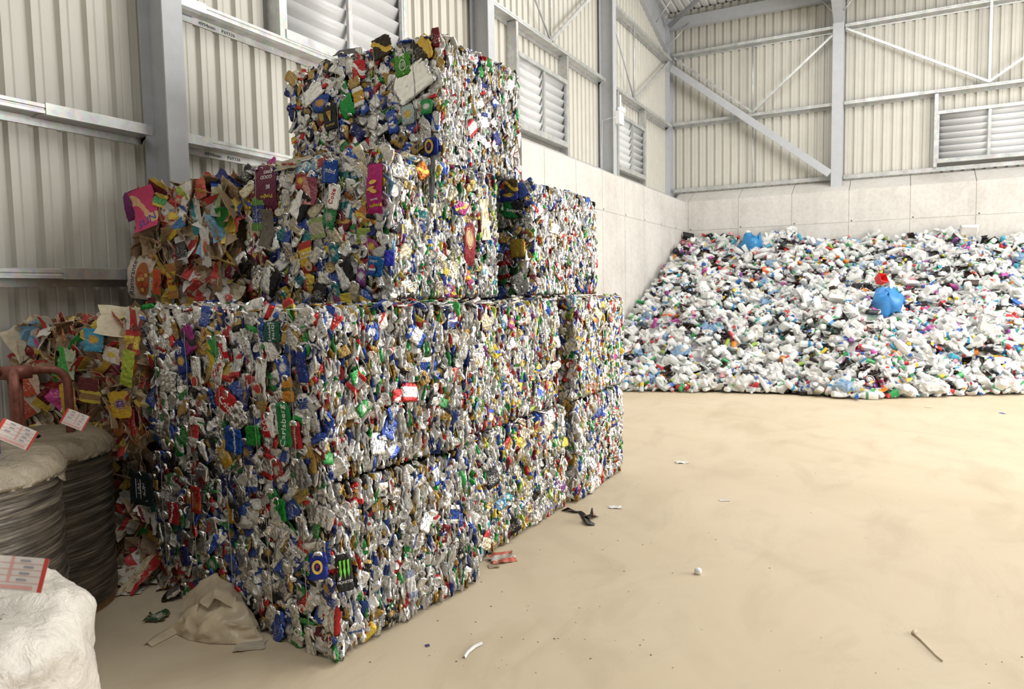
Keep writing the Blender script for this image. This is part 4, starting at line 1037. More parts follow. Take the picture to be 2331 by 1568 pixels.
# cardboard in the third row
sp('b3', 'F', 343, 480, 62, 96, 14, (.62, .05, .16), (.75, .45, .25), (2, 0, .05), kind='box', name='crushed_carton', label='pink flowered washing powder box', txt=[('SUN', 27, 4, -28, 16, (.03, .08, .40))], out=.04, tilt=(.2, .1))
sp('b3', 'F', 305, 468, 42, 66, 10, (.16, .01, .12), (.5, .3, .3), (0, 0, .05), kind='box', name='crushed_carton', label='purple box on the upper left corner', out=.03, tilt=(.1, 0))
def pizza(o, k, w, h):
    ring(o, k, .1, 30, (.42, .12, .03), .62, 1.25, c=(8, -2)); 
    for a in range(9): ring(o, k, .1, 5, (.50, .06, .03) if a % 2 else (.65, .40, .12), c=(8 + 11 * math.cos(a * 2.4) * (a % 3 + .5) / 2.2, -2 + 24 * math.sin(a * 2.4) * (a % 3 + .5) / 2.4), z=.0130, n=10)
sp('b3', 'F', 330, 632, 66, 98, -6, (.72, .62, .52), (.7, .6, .5), (0, 0, .05), kind='box', name='crushed_carton', label='frozen pizza box with a printed pizza', txt=[('Ristorante', 19, -23, -2, 84, (.05, .05, .12))], extra=pizza, out=.04, tilt=(.25, 0))
sp('b3', 'F', 370, 642, 26, 58, -8, (.66, .09, .03), (.6, .08, .03), (0, 0, .05), kind='card', name='crushed_carton', label='red orange carton flap', txt=[('10KV', 8, 0, -6, 70, (.3, .03, .02))], out=.045)
sp('b3', 'F', 403, 640, 36, 80, 4, (.72, .48, .03), (.45, .2, .05), (3, 0, .05), kind='box', name='crushed_carton', label='yellow wheat cereal box', txt=[('Shredded', 9, 0, 6, -2, R_ed), ('Wheat', 12, 0, -6, -2, R_ed)], out=.03)
sp('b3', 'F', 455, 492, 30, 82, 6, (.01, .26, .32), (.6, .6, .55), (4, .2, .05), kind='box', name='crushed_carton', label='teal pasta packet', txt=[('Pepe', 13, 0, -6, -4, W_)], out=.03)
sp('b3', 'F', 408, 522, 66, 24, 28, (.70, .48, .03), (.05, .2, .5), (4, .5, .05), kind='box', name='crushed_carton', label='yellow banded carton lying aslant', out=.03)
sp('b3', 'F', 478, 565, 28, 90, 4, (.72, .70, .68), (.6, .1, .05), (1, 0, .05), kind='card', name='crushed_carton', label='white paper with a red star mark', out=.035)
sp('b3', 'F', 467, 430, 34, 44, 10, (.65, .16, .10), (.5, .05, .03), (1, 0, .05), kind='box', name='crushed_carton', label='salmon red fruit packet', out=.03)
sp('b3', 'F', 420, 570, 36, 66, 8, (.04, .04, .045), (.6, .6, .6), (3, .6, .05), kind='box', name='crushed_carton', label='black printed carton', out=.03)
sp('b3', 'F', 500, 460, 32, 66, -8, (.55, .60, .58), (.35, .5, .2), (4, .6, .05), kind='box', name='crushed_carton', label='pale blue milk carton', txt=[('COB', 9, 0, 0, 60, (.1, .2, .3))], out=.03)
sp('b3', 'F', 505, 630, 26, 66, 0, (.34, .20, .09), (.3, .2, .1), (0, 0, .05), kind='card', name='crushed_carton', label='brown board strip', out=.035)
# cardboard in the second row
sp('d2', 'F', 232, 772, 54, 52, -2, (.06, .36, .58), (.7, .45, .05), (1, .4, .05), kind='box', name='crushed_carton', label='sky blue party box with printed figures', out=.06)
sp('d2', 'F', 308, 836, 34, 84, -12, (.42, .52, .04), (.36, .45, .04), (3, 1, .05), kind='box', name='crushed_carton', label='lime green folded carton', out=.06)
sp('d2', 'F', 270, 806, 46, 36, -12, (.74, .70, .62), (.75, .55, .05), (1, .3, .05), kind='card', name='crushed_carton', label='white lid with a yellow label', out=.05)
sp('d2', 'F', 168, 824, 48, 64, -10, (.04, .40, .05), (.5, .6, .4), (4, .4, .1), kind='card', name='crushed_carton', label='bright green bag', out=.05)
sp('d2', 'F', 88, 866, 52, 66, 14, (.55, .07, .02), (.7, .5, .4), (4, .7, .05), kind='card', name='crushed_carton', label='red orange carton left in the bale', out=.06)
sp('d2', 'F', 84, 920, 56, 50, 24, (.45, .05, .02), (.6, .5, .4), (4, .5, .05), kind='card', name='crushed_carton', label='second red orange carton, lower', out=.05)
sp('d2', 'F', 290, 918, 58, 60, 8, (.66, .42, .03), (.12, .05, .2), (1, .8, .05), kind='card', name='crushed_carton', label='yellow bag with a printed face', out=.05)
sp('d2', 'F', 172, 906, 44, 74, 8, (.70, .45, .02), (.6, .3, .05), (4, .6, .05), kind='card', name='crushed_carton', label='yellow and orange packet', out=.05)
sp('d2', 'F', 222, 872, 56, 30, -4, (.14, .01, .015), (.2, .02, .02), (0, 0, .05), kind='card', name='crushed_carton', label='dark maroon flap', out=.06)
sp('d2', 'F', 225, 900, 60, 26, -4, (.33, .19, .07), (.7, .55, .05), (3, 0, .05), kind='card', name='crushed_carton', label='brown board with a yellow edge', out=.06)
# cardboard in the bottom row
def disc(o, k, w, h):
    for i, s_ in enumerate(('BURN', 'BUN')): link('lettering', text_mesh(s_, 15 * k, ink(W_), .0012, 'CENTER'), o, Matrix.Translation(((-2 + 15 * i) * k, -2 * k, .008)) @ Matrix.Rotation(deg(88), 4, 'Z'))
    for x_ in (-9, 6): poly(o, k, [(x_ - .8, -22), (x_ + .8, -22), (x_ + .8, 22), (x_ - .8, 22)], W_, z=.008)
sp('d1', 'F', 338, 1106, 66, 74, 0, (.02, .03, .035), (.02, .03, .035), (0, 0, .05), kind='can', name='crushed_carton', label='black rounded carton with white lettering', extra=disc, out=.05)
sp('a1', 'F', 400, 1166, 38, 48, 0, (.42, .02, .03), (.4, .02, .03), (0, 0, .3), label='red cola carton at the left edge', txt=[('Coca-Cola', 11, 0, 0, 75, W_)])
sp('d1', 'F', 382, 1250, 24, 62, 0, (.32, .05, .02), (.6, .4, .03), (3, 0, .05), kind='box', name='crushed_carton', label='narrow amber food box', txt=[('MR BRAIN\'S', 9, 0, 0, 88, (.75, .5, .05))], out=.05)
sp('d1', 'F', 345, 1165, 40, 24, -20, (.30, .02, .02), (.7, .65, .6), (4, .8, .05), kind='card', name='crushed_carton', label='dark red strip with a barcode', out=.06)
for k_ in list(BALES): finish(k_)
# ------------------------------------------------------------------ wire coils
def tag_card(root, u, v, dep, wpx, hpx, rot, loc, lab):
    """paper tag tied to the coil; faces the aisle"""
    k = dep / F_PX; w, h = wpx * k, hpx * k
    p = at_depth(u, v, dep) - np.array(loc)
    zx = np.array((.55, -.75, .35)); zx /= np.linalg.norm(zx); xx = np.cross((0, 0, 1.0), zx); xx /= np.linalg.norm(xx); yx = np.cross(zx, xx)
    M = mat4(np.stack([xx, yx, zx], 1), p) @ Matrix.Rotation(deg(rot), 4, 'Z')
    n = 8; V = []; Q = []
    bow = lambda a: .10 * w * (a - .5) ** 2 * 4
    for z_ in (0, -.0008):
        for i in range(n + 1):
            for j in (0, 1): V.append((w * (i / n - .5), h * (j - .5), bow(i / n) + z_))
    for i in range(n): Q += [(2 * i, 2 * i + 2, 2 * i + 3, 2 * i + 1)]; o_ = 2 * (n + 1); Q += [(o_ + 2 * i + 1, o_ + 2 * i + 3, o_ + 2 * i + 2, o_ + 2 * i)]
    t = link('tag', quads_mesh('tag', V, Q, M_TAG), root, M, label=lab)
    def strip(x0, x1, y0, y1, mat, nm):
        mb = MB(); q = max(1, int((x1 - x0) * n)); xs_ = np.linspace(x0, x1, q + 1)
        for a, b in zip(xs_[:-1], xs_[1:]):
            mb.add([(w * (a - .5), h * (y0 - .5), bow(a) + .0008), (w * (b - .5), h * (y0 - .5), bow(b) + .0008), (w * (b - .5), h * (y1 - .5), bow(b) + .0008), (w * (a - .5), h * (y1 - .5), bow(a) + .0008)], [(0, 1, 2, 3)])
        mb.build(nm, mat, t)
    strip(0, .07, 0, 1, M_RED, 'print_band'); strip(.93, 1, 0, 1, M_RED, 'print_band')
    for y_ in (.24, .44, .62, .80): strip(.07, .93, y_, y_ + .015, M_INKRED, 'print_line')
    strip(.48, .52, .24, 1, M_INKRED, 'print_line'); strip(.12, .85, .06, .16, M_INKRED, 'print_line')
    for x_, y_ in ((.2, .86), (.22, .68), (.6, .86), (.66, .68), (.16, .48), (.62, .49), (.6, .30)): strip(x_, x_ + .14, y_, y_ + .06, M_INKGREY, 'handwriting')

def coil(name, c, R, H, label, full_wrap, seed, former=None, arm=.25, arm_mat=None, top=1.36):
    rng = np.random.default_rng(seed); root = empty(name, (c[0], c[1], 0), label=label, cat='wire coil', group='wrapped coils of baling wire')
    n = 96; prof = []
    z0 = .05
    for z in np.linspace(z0, H - .09, 150): prof.append((R * (1 - .02 * abs(z / H - .5)), z, 1.0))
    for t in np.linspace(0, math.pi / 2, 12)[1:]: prof.append((R - .09 + .09 * math.cos(t), H - .09 + .09 * math.sin(t), .7))
    for r in np.linspace(R - .09, .17, 14)[1:]: prof.append((r, H + .004, .45))
    for z in np.linspace(H, H - .35, 10)[1:]: prof.append((.165, z, .4))
    th = np.linspace(0, 2 * math.pi, n + 1)[:-1]; V = []; Q = []
    ph = rng.uniform(0, 6, 6)
    for i, (r, z, am) in enumerate(prof):
        tiltz = z + .06 * np.sin(th + ph[0] + 2 * z) + .02 * np.sin(2 * th + ph[1] + 5 * z)
        saw = np.abs((tiltz * 16 + .35 * np.sin(2 * th + 9 * z)) % 1 - .5) * 2; fine = np.abs((tiltz * 61 + .3 * np.sin(3 * th)) % 1 - .5) * 2
        rr = r + am * (.012 * (saw - .5) + .004 * (fine - .5) + .007 * np.sin(3 * th + ph[2] + 4 * z))
        if i > 161: zz = z + am * (.02 * (np.abs((r * 30 + .2 * np.sin(2 * th)) % 1 - .5)))
        else: zz = z + 0 * th
        V += list(np.stack([rr * np.cos(th), rr * np.sin(th), zz], 1))
    for i in range(len(prof) - 1): Q += [(i * n + k, i * n + (k + 1) % n, (i + 1) * n + (k + 1) % n, (i + 1) * n + k) for k in range(n)]
    link('winding', quads_mesh('winding', V, Q, M_COIL, smooth=True), root)
    mb = MB(); mb.lathe([(.1, 0.001), (R * .97, 0.001), (R * .98, .05), (R * .9, .055), (.1, .055)], n=48); mb.build('base_ring', M_WOOD, root)
    # stretch film over the shoulders (or the whole coil)
    zlow = .06 if full_wrap else H * .92
    fp = [(R * 1.012 + .004, z) for z in np.linspace(zlow, H - .09, 36 if full_wrap else 12)] + [(R - .085 + .10 * math.cos(t), H - .085 + .10 * math.sin(t)) for t in np.linspace(0, math.pi / 2, 10)[1:]] + [(r, H + .02 - .05 * (R - .09 - r)) for r in np.linspace(R - .09, .10 if not full_wrap else .04, 12)[1:]]
    V = []; Q = []; n2 = 128; th = np.linspace(0, 2 * math.pi, n2 + 1)[:-1]; f = ridge_fn(rng, .005 if not full_wrap else .006, (.05, .22), 7)
    for i, (r, z) in enumerate(fp):
        d = f(th * R + .3 * z, z * 1.6 + .5 * th) + .010 * np.sin(9 * (th + 2.2 * z)) * (1 if full_wrap else .2)
        rr = r + (.020 if full_wrap else .006) + d * .9; edge = 0 if i else .03 * np.sin(5 * th + ph[3]) + .02 * np.sin(13 * th)
        V += list(np.stack([rr * np.cos(th), rr * np.sin(th), z + edge + (d * .8 if i > len(fp) - 14 else 0 * th)], 1))
    for i in range(len(fp) - 1): Q += [(i * n2 + k, i * n2 + (k + 1) % n2, (i + 1) * n2 + (k + 1) % n2, (i + 1) * n2 + k) for k in range(n2)]
    link('film_wrap', quads_mesh('film_wrap', V, Q, M_SACKWRAP if full_wrap else M_WRAP, smooth=True), root, label='dusty pale film' if full_wrap else None)
    if former is not None:
        mb = MB(); mb.tube([(0, 0, .06), (0, 0, top - .05)], .036, 12); mb.box((-.062, -.062, top - .07), (.062, .062, top)); mb.build('former_post', arm_mat, root, True)
        for a in range(4):
            t = former + a * math.pi / 2; d = np.array((math.cos(t), math.sin(t), 0)); pts = [d * .05 + (0, 0, top - .03), d * (arm - .09) + (0, 0, top - .03)]
            for q in np.linspace(0, math.pi / 2, 8)[1:]: pts.append(d * (arm - .09 + .09 * math.sin(q)) + np.array((0, 0, top - .03 - .09 * (1 - math.cos(q)))))
            pts.append(d * arm + (0, 0, H * .55)); mb = MB(); mb.tube(pts, .024, 10); mb.build('former_arm', arm_mat, root, True)
    return root
def fpos(u, dep): q = at_depth(u, 1100, dep); return q[0], q[1]
ca_ = fpos(50, 4.06); cb_ = fpos(-128, 3.2); cc_ = fpos(-268, 1.86)
ra_ = coil('wire_coil', ca_, .45, .97, 'dark wire coil on a rust red tubular former, farthest back by the cardboard bale', False, 1, deg(-28), .25, M_RUST, 1.385)
rb_ = coil('wire_coil', cb_, .45, 1.04, 'dark wire coil in front of the one with the rust red former', False, 2, deg(-28), .19, M_BLUE, 1.40)
rc_ = coil('wire_coil', cc_, .42, .90, 'wire coil wholly wrapped in pale film, closest in the corner', True, 3)
tag_card(ra_, 173, 956, 3.85, 56, 36, -24, (*ca_, 0), 'white tag with red ends')
tag_card(rb_, 40, 990, 2.85, 86, 46, -25, (*cb_, 0), 'white tag with red ends')
tag_card(rc_, 22, 1304, 1.55, 170, 74, -8, (*cc_, 0), 'large white tag with red ends')

# ------------------------------------------------------------------ torn sack and litter on the floor
def loft(name, rows, mat, label, cat, amp=.006, sub=6, seed=1, group=None):
    rng = np.random.default_rng(seed); rows = [np.array(r, float) for r in rows]
    def res(r, n):
        d = np.concatenate([[0], np.cumsum(np.linalg.norm(np.diff(r, axis=0), axis=1))]); t = np.linspace(0, d[-1], n); return np.stack([np.interp(t, d, r[:, i]) for i in range(3)], 1)
    n = 40; rr = np.array([res(r, n) for r in rows]); m = (len(rows) - 1) * sub + 1
    t = np.linspace(0, len(rows) - 1, m); G = np.array([[np.interp(t, range(len(rows)), rr[:, j, i]) for i in range(3)] for j in range(n)]).transpose(2, 0, 1)
    f = ridge_fn(rng, amp, (.05, .22), 6); f2 = ridge_fn(rng, amp, (.05, .22), 6)
    for i in range(m):
        for j in range(n):
            q = G[i, j].copy(); w_ = min(1, q[2] / .04); G[i, j] += np.array((f(q[0] + q[2], q[1] + q[2]), -abs(f2(q[0], q[2] * 1.3)), f2(q[0] * 1.1, q[1])*.8)) * w_
            G[i, j, 2] = max(G[i, j, 2], .003)
    V = G.reshape(-1, 3); Q = [(i * n + j, i * n + j + 1, (i + 1) * n + j + 1, (i + 1) * n + j) for i in range(m - 1) for j in range(n - 1)]
    return link(name, quads_mesh(name, V, Q, mat, smooth=True), label=label, cat=cat, group=group)
def fz(u, v): return on_z(u, v, .004)
def lift(u, v, u0, v0, back=.0):
    """point seen at (u, v) standing over the floor point seen at (u0, v0)"""
    b = on_z(u0, v0, 0); dep = CAM_R[2] @ (b - CAM_P) + back; return at_depth(u, v, dep)
front = [fz(398, 1440), fz(430, 1456), fz(480, 1464), fz(530, 1466), fz(570, 1462), fz(600, 1458)]
belly = [lift(404, 1412, 400, 1440), lift(440, 1400, 440, 1452), lift(485, 1410, 485, 1460), lift(530, 1415, 530, 1462), lift(570, 1420, 570, 1458), lift(598, 1448, 600, 1456)]
mouth = [lift(430, 1388, 420, 1432, .05), lift(460, 1362, 460, 1440, .06), lift(490, 1352, 490, 1445, .06), lift(528, 1352, 530, 1448, .05), lift(560, 1385, 560, 1450, .03), lift(594, 1440, 598, 1454)]
peak = [lift(422, 1352, 440, 1425, .12), lift(450, 1332, 460, 1430, .14), lift(488, 1308, 490, 1432, .15), lift(528, 1325, 530, 1436, .14), lift(562, 1372, 565, 1440, .10), lift(592, 1435, 596, 1450, .03)]
backr = [fz(440, 1402), fz(470, 1400), fz(500, 1400), fz(530, 1408), fz(560, 1420), fz(592, 1446)]
sack_ = loft('torn_sack', [front, belly, mouth, peak, backr], M_SACK, 'torn translucent beige plastic sack slumped against the lowest can bale', 'sack', .024, 8, 5)
fl_ = loft('torn_flap', [[lift(416, 1356, 440, 1425, .10), lift(450, 1332, 460, 1430, .10), lift(489, 1309, 490, 1432, .11), lift(528, 1326, 530, 1436, .10), lift(560, 1372, 565, 1440, .06)],
      [lift(418, 1374, 440, 1428, .02), lift(452, 1356, 460, 1434, .0), lift(489, 1340, 490, 1440, -.01), lift(524, 1348, 530, 1442, .0), lift(554, 1384, 560, 1444, .0)],
      [lift(430, 1388, 440, 1432, -.02), lift(444, 1396, 452, 1438, -.05), lift(458, 1372, 464, 1440, -.05), lift(474, 1384, 474, 1444, -.06), lift(488, 1362, 490, 1446, -.05), lift(512, 1372, 515, 1446, -.04), lift(548, 1392, 556, 1446, -.02)]], M_SACK, None, None, .006, 6, 9)
fl_.parent = sack_
loft('plastic_scrap', [[fz(326, 1468), fz(352, 1446), fz(385, 1428), fz(408, 1418)], [lift(336, 1462, 336, 1470), lift(362, 1444, 362, 1456), lift(392, 1426, 392, 1440), lift(412, 1412, 412, 1434)], [fz(345, 1472), fz(372, 1458), fz(398, 1444), fz(414, 1438)]],
     M_SACK, 'narrow strip of torn beige plastic lying before the sack', 'plastic scrap', .004, 4, 6)
def scrap(u, v, wpx, hpx, rot, col, col2, name, label, cat='scrap', typ=0, met=0.0, curl=.012, lifted=0.0, tilt=0.0, t=.0012):
    p = on_z(u, v, 0); dep = CAM_R[2] @ (p - CAM_P); k = dep / F_PX; rng = np.random.default_rng(int(u * 7 + v)); 
    sl = (CAM_Z) / math.hypot(p[0], p[1]); w = wpx * k; h = hpx * k / max(.25, math.sin(math.atan(sl)))
    var = carton_variant(rng, w, h, col, col2, (typ, .7 if typ else 0, met), 8, 8, curl, False, t)
    a = math.atan2(CAM_R[2][1], CAM_R[2][0]) - math.pi / 2
    M = Matrix.Rotation(a + deg(rot), 4, 'Z') @ Matrix.Rotation(deg(tilt), 4, 'X')
    me = quads_mesh(name, var['V'], var['Q'], M_PACK, var['pu'], var['ca'], var['cb'], var['dp'])
    zmin = min((M @ Vector(x))[2] for x in var['V']); M.translation = Vector((p[0], p[1], .001 - zmin + lifted))
    return link(name, me, None, M, label=label, cat=cat)
scrap(358, 1408, 46, 18, 8, (.03, .10, .04), (.5, .5, .42), 'flattened_wrapper', 'dark green flattened wrapper with a printed panel on the floor', 'wrapper', 1, .3)
scrap(570, 1472, 66, 18, 14, (.52, .47, .38), (.5, .45, .36), 'card_scrap', 'pale oval card scrap at the front corner of the sack', 'card scrap', 0, 0, .004)
scrap(318, 1322, 90, 26, 12, (.70, .66, .58), (.6, .55, .45), 'torn_carton', 'torn white carton flap at the foot of the cardboard bale', 'carton', 0, 0, .02, 0, 20)
scrap(325, 1338, 54, 34, -30, (.72, .60, .40), (.5, .03, .03), 'cereal_box', 'white red and blue snack box lying by the cardboard bale', 'carton', 4, 0, .01, 0, 35)
scrap(290, 1350, 66, 12, 14, (.66, .64, .60), (.6, .6, .56), 'paper_scrap', 'grey white paper lying beside the back wire coil', 'paper', 0, 0, .006)
scrap(365, 1340, 14, 14, 20, (.75, .70, .62), (.7, .3, .05), 'paper_scrap', 'small white and orange paper before the cardboard bale', 'paper', 4, 0, .01)
scrap(1143, 1275, 62, 16, 24, (.42, .38, .34), (.5, .1, .06), 'newspaper', 'grey folded printed paper at the foot of the middle bale', 'paper', 3, 0, .014, 0, 8)
scrap(1124, 1290, 24, 8, 10, (.40, .30, .22), (.4, .3, .2), 'card_scrap', 'small brown card bit under the folded paper', 'card scrap', 0, 0, .006)
scrap(1400, 1155, 30, 6, -10, (.82, .82, .80), (.8, .8, .8), 'paper_scrap', 'white paper strip on the floor past the black straps', 'paper', 0, 0, .004)
scrap(1552, 1053, 28, 5, 0, (.80, .79, .74), (.8, .8, .8), 'paper_scrap', 'crumpled white paper strip far out on the floor', 'paper', 0, 0, .006)
scrap(1649, 1139, 22, 4, 0, (.70, .68, .62), (.7, .7, .65), 'disc_scrap', 'pale round disc lying flat on the open floor', 'disc', 0, 0, .001)  # pale plastic lid, drawn as a thin flat slab
scrap(1344, 1118, 16, 6, 10, (.72, .60, .50), (.6, .2, .1), 'paper_scrap', 'tiny pink and white paper near the bale foot', 'paper', 4, 0, .006)
scrap(973, 1470, 10, 5, 20, (.05, .05, .22), (.05, .05, .2), 'plastic_scrap', 'tiny dark blue chip on the near floor', 'plastic scrap', 0, .2, .002)
scrap(2282, 941, 8, 4, 0, (.03, .12, .5), (.03, .12, .5), 'plastic_scrap', 'tiny bright blue chip by the heap', 'plastic scrap', 0, 0, .002)
scrap(1548, 1053, 6, 3, 30, (.6, .56, .5), (.6, .56, .5), 'paper_scrap', 'little grey fleck beside the far white strip', 'paper', 0, 0, .002)
scrap(2113, 927, 10, 4, 0, (.75, .66, .45), (.7, .6, .4), 'paper_scrap', 'tiny cream scrap before the heap', 'paper', 0, 0, .003)
loft('paper_strip', [[fz(1052, 1496), fz(1060, 1482), fz(1076, 1468), fz(1096, 1459)], [lift(1057, 1492, 1057, 1498), lift(1066, 1479, 1066, 1484), lift(1080, 1467, 1080, 1472), lift(1098, 1460, 1098, 1464)], [fz(1060, 1498), fz(1068, 1486), fz(1083, 1474), fz(1099, 1466)]],
     plain('white_paper', (.80, .79, .76), .6, 0, .04), 'white curved paper strip on the near floor', 'paper', .0015, 3, 8)
# green can at the bale foot, crushed can by the sack
def floor_can(u, v, w, h, rot, ca, cb, dp, label, tilt=12):
    p = on_z(u, v, 0); rng = np.random.default_rng(int(u)); var = can_variant(rng, w, h, .03, ca, cb, dp, 12, 10, .005, True)
    M = Matrix.Rotation(deg(rot), 4, 'Z') @ Matrix.Rotation(deg(tilt), 4, 'X'); zmin = min((M @ Vector(x))[2] for x in var['V']); M.translation = Vector((p[0], p[1], .001 - zmin))
    return link('crushed_can', quads_mesh('crushed_can', var['V'], var['Q'], M_PACK, var['pu'], var['ca'], var['cb'], var['dp'], smooth=True), None, M, label=label, cat='can')
floor_can(1300, 1131, .10, .13, 60, (.05, .50, .06), (.03, .35, .05), (1, .3, .3), 'bright green crushed can lying at the foot of the bales', 25)
floor_can(402, 1362, .11, .16, -50, SIL, (.05, .05, .05), (3, .2, .95), 'crushed silver and black can beside the torn sack', 30)
# black straps
M_STRAP = plain('black_plastic_strap', (.018, .018, .02), .38, 0, .2)
def ribbon(name, pts, w, mat, label, cat, tw=.6):
    V = []; Q = []; n = len(pts)
    for i, p in enumerate(pts):
        d = pts[min(i + 1, n - 1)] - pts[max(i - 1, 0)]; d = d / np.linalg.norm(d); e = np.cross(d, (0, 0, 1.0)); e /= np.linalg.norm(e) + 1e-9
        ang = tw * math.sin(i * 1.3); g = e * math.cos(ang) + np.array((0, 0, 1)) * math.sin(ang); ww = w[i] if hasattr(w, '__len__') else w
        for s_, t_ in ((-1, 0), (1, 0), (1, 1), (-1, 1)): V.append(p + g * s_ * ww / 2 + np.array((0, 0, .003 * t_)) + np.array((0, 0, abs(math.sin(ang)) * ww / 2 + .002)))
    for i in range(n - 1): Q += [(4 * i + k, 4 * i + (k + 1) % 4, 4 * i + 4 + (k + 1) % 4, 4 * i + 4 + k) for k in range(4)]
    Q += [(3, 2, 1, 0), (4 * n - 4, 4 * n - 3, 4 * n - 2, 4 * n - 1)]
    return link(name, quads_mesh(name, V, Q, mat), label=label, cat=cat)
g = lambda *uv: [on_z(u, v, 0) for u, v in uv]
ribbon('plastic_strap', g((1279, 1162), (1296, 1163), (1310, 1167), (1320, 1168), (1326, 1175), (1334, 1183), (1338, 1190), (1345, 1195), (1354, 1196)), [.03, .06, .05, .03, .04, .05, .07, .08, .02], M_STRAP, 'long bent black plastic strap on the floor beside the bales', 'strap')
ribbon('plastic_strap', [on_z(1342, 1177, 0), on_z(1347, 1176, .05), lift(1348, 1157, 1348, 1177)], [.14, .10, .01], M_STRAP, 'upright pointed black plastic shard beside the long strap', 'strap', .2)
scrap(1351, 1174, 9, 8, 0, (.72, .55, .40), (.6, .2, .1), 'paper_scrap', 'little orange and white scrap behind the black shard', 'paper', 4, 0, .006)
# stone-like knob, twine
mb = MB(); p = on_z(1589, 1306, 0); mb.lathe([(.001, 0), (.018, .002), (.024, .014), (.022, .028), (.014, .036), (.001, .037)], n=12)
mb.build('bottle_cap', M_WHITE, None, True, Matrix.Translation(p), label='small round white cap alone on the open floor', cat='cap')
mb = MB(); tw_ = [on_z(u, v, .006) for u, v in ((2083, 1436), (2079, 1441), (2084, 1446), (2096, 1456), (2112, 1473), (2130, 1491), (2145, 1504))]; mb.tube(tw_, [.012, .010, .005, .005, .004, .004, .004], 6)
mb.build('twine', plain('straw_twine', (.52, .43, .30), .7, 0, .2), None, True, label='short knotted piece of straw coloured twine on the floor', cat='twine')
bits = MB(); rb2 = np.random.default_rng(5)
for _ in range(170):
    if rb2.uniform() < .6: q = on_z(rb2.uniform(800, 1500), rb2.uniform(1060, 1540), 0)
    else: q = on_z(rb2.uniform(1000, 2331), rb2.uniform(930, 1560), 0)
    if q[0] < -2.2: continue
    s_ = rb2.uniform(.002, .006); bits.lathe([(.0005, 0), (s_, s_ * .3), (.0005, s_ * .7)], q, 5, rb2.integers(3))
bits.build('floor_grit', [ink((.12, .10, .08)), ink((.3, .24, .17)), ink((.55, .5, .42))], kind='stuff', label='dark grit scattered over the floor beside the bales', cat='grit')

# ------------------------------------------------------------------ heap of plastic
def foot_y(x): return np.interp(x, [-4.8, -4, -2.9, -1.5, -.5, .24, 1.0, 1.8, 3.2], [11.5, 11.75, 12.1, 12.4, 12.15, 12.7, 13.2, 13.7, 14.2])
def heap_z(x, y):
    t = np.clip((y - foot_y(x)) / (YB + .02 - foot_y(x)), 0, 1); zt = np.interp(x, [-4.8, -3.5, -2.2, -.9, .3, 1.2, 2.3, 3.3], [3.10, 3.10, 3.02, 2.90, 2.86, 2.94, 2.75, 2.7])
    b = .06 * np.sin(x * 2.3 + y * 1.1) + .05 * np.sin(x * 4.1 - y * 3.2) + .03 * np.sin(x * 9 + y * 7)
    return zt * np.interp(t, [0, .05, .15, .32, .55, .75, 1], [.0, .07, .19, .42, .60, .78, 1.0]) + b * np.clip(t * 6, 0, 1) - .10
def lathe_var(rng, prof, sq=1.0, n=10, crush=.0, cap=None, col=(.8, .8, .8), tr=0.0, label=None, box=0.0):
    """bottle, jug or pot: profile (r, z) turned, squashed and dented; cap: (first row, colour); label: (row0, row1, colour)"""
    V = []; Q = []; C = []; D = []; ph = rng.uniform(0, 6, 4)
    for i, (r, z) in enumerate(prof):
        for k in range(n):
            a = 2 * math.pi * k / n; rr = r
            if box: rr = r * (1 + box * (1 / max(abs(math.cos(a)), abs(math.sin(a))) - 1.2))
            rr *= 1 + crush * math.sin(2 * a + ph[0] + z * 14) * math.sin(z * 22 + ph[1]) + crush * .6 * math.sin(3 * a + ph[2] - z * 9)
            V.append((rr * math.cos(a), rr * math.sin(a) * sq, z))
    for i in range(len(prof) - 1):
        for k in range(n):
            Q.append((i * n + k, i * n + (k + 1) % n, (i + 1) * n + (k + 1) % n, (i + 1) * n + k))
            c, t_ = col, tr
            if cap and i >= cap[0]: c, t_ = cap[1], 0
            if label and label[0] <= i < label[1]: c, t_ = label[2], 0
            C.append(c); D.append((0, t_, 0))
    for e, c_ in (((len(prof) - 1) * n, cap[1] if cap else col), (0, col)):
        for k in range(n // 2 - 1): Q.append((e + k, e + k + 1, e + n - 2 - k, e + n - 1 - k)); C.append(c_); D.append((0, 0, 0))
    V = np.array(V); V[:, 2] -= V[:, 2].mean(); C = np.array(C)
    return dict(V=V, Q=np.array(Q), pu=V * 5, ca=C, cb=C, dp=np.array(D, float), mat=M_PLAS)
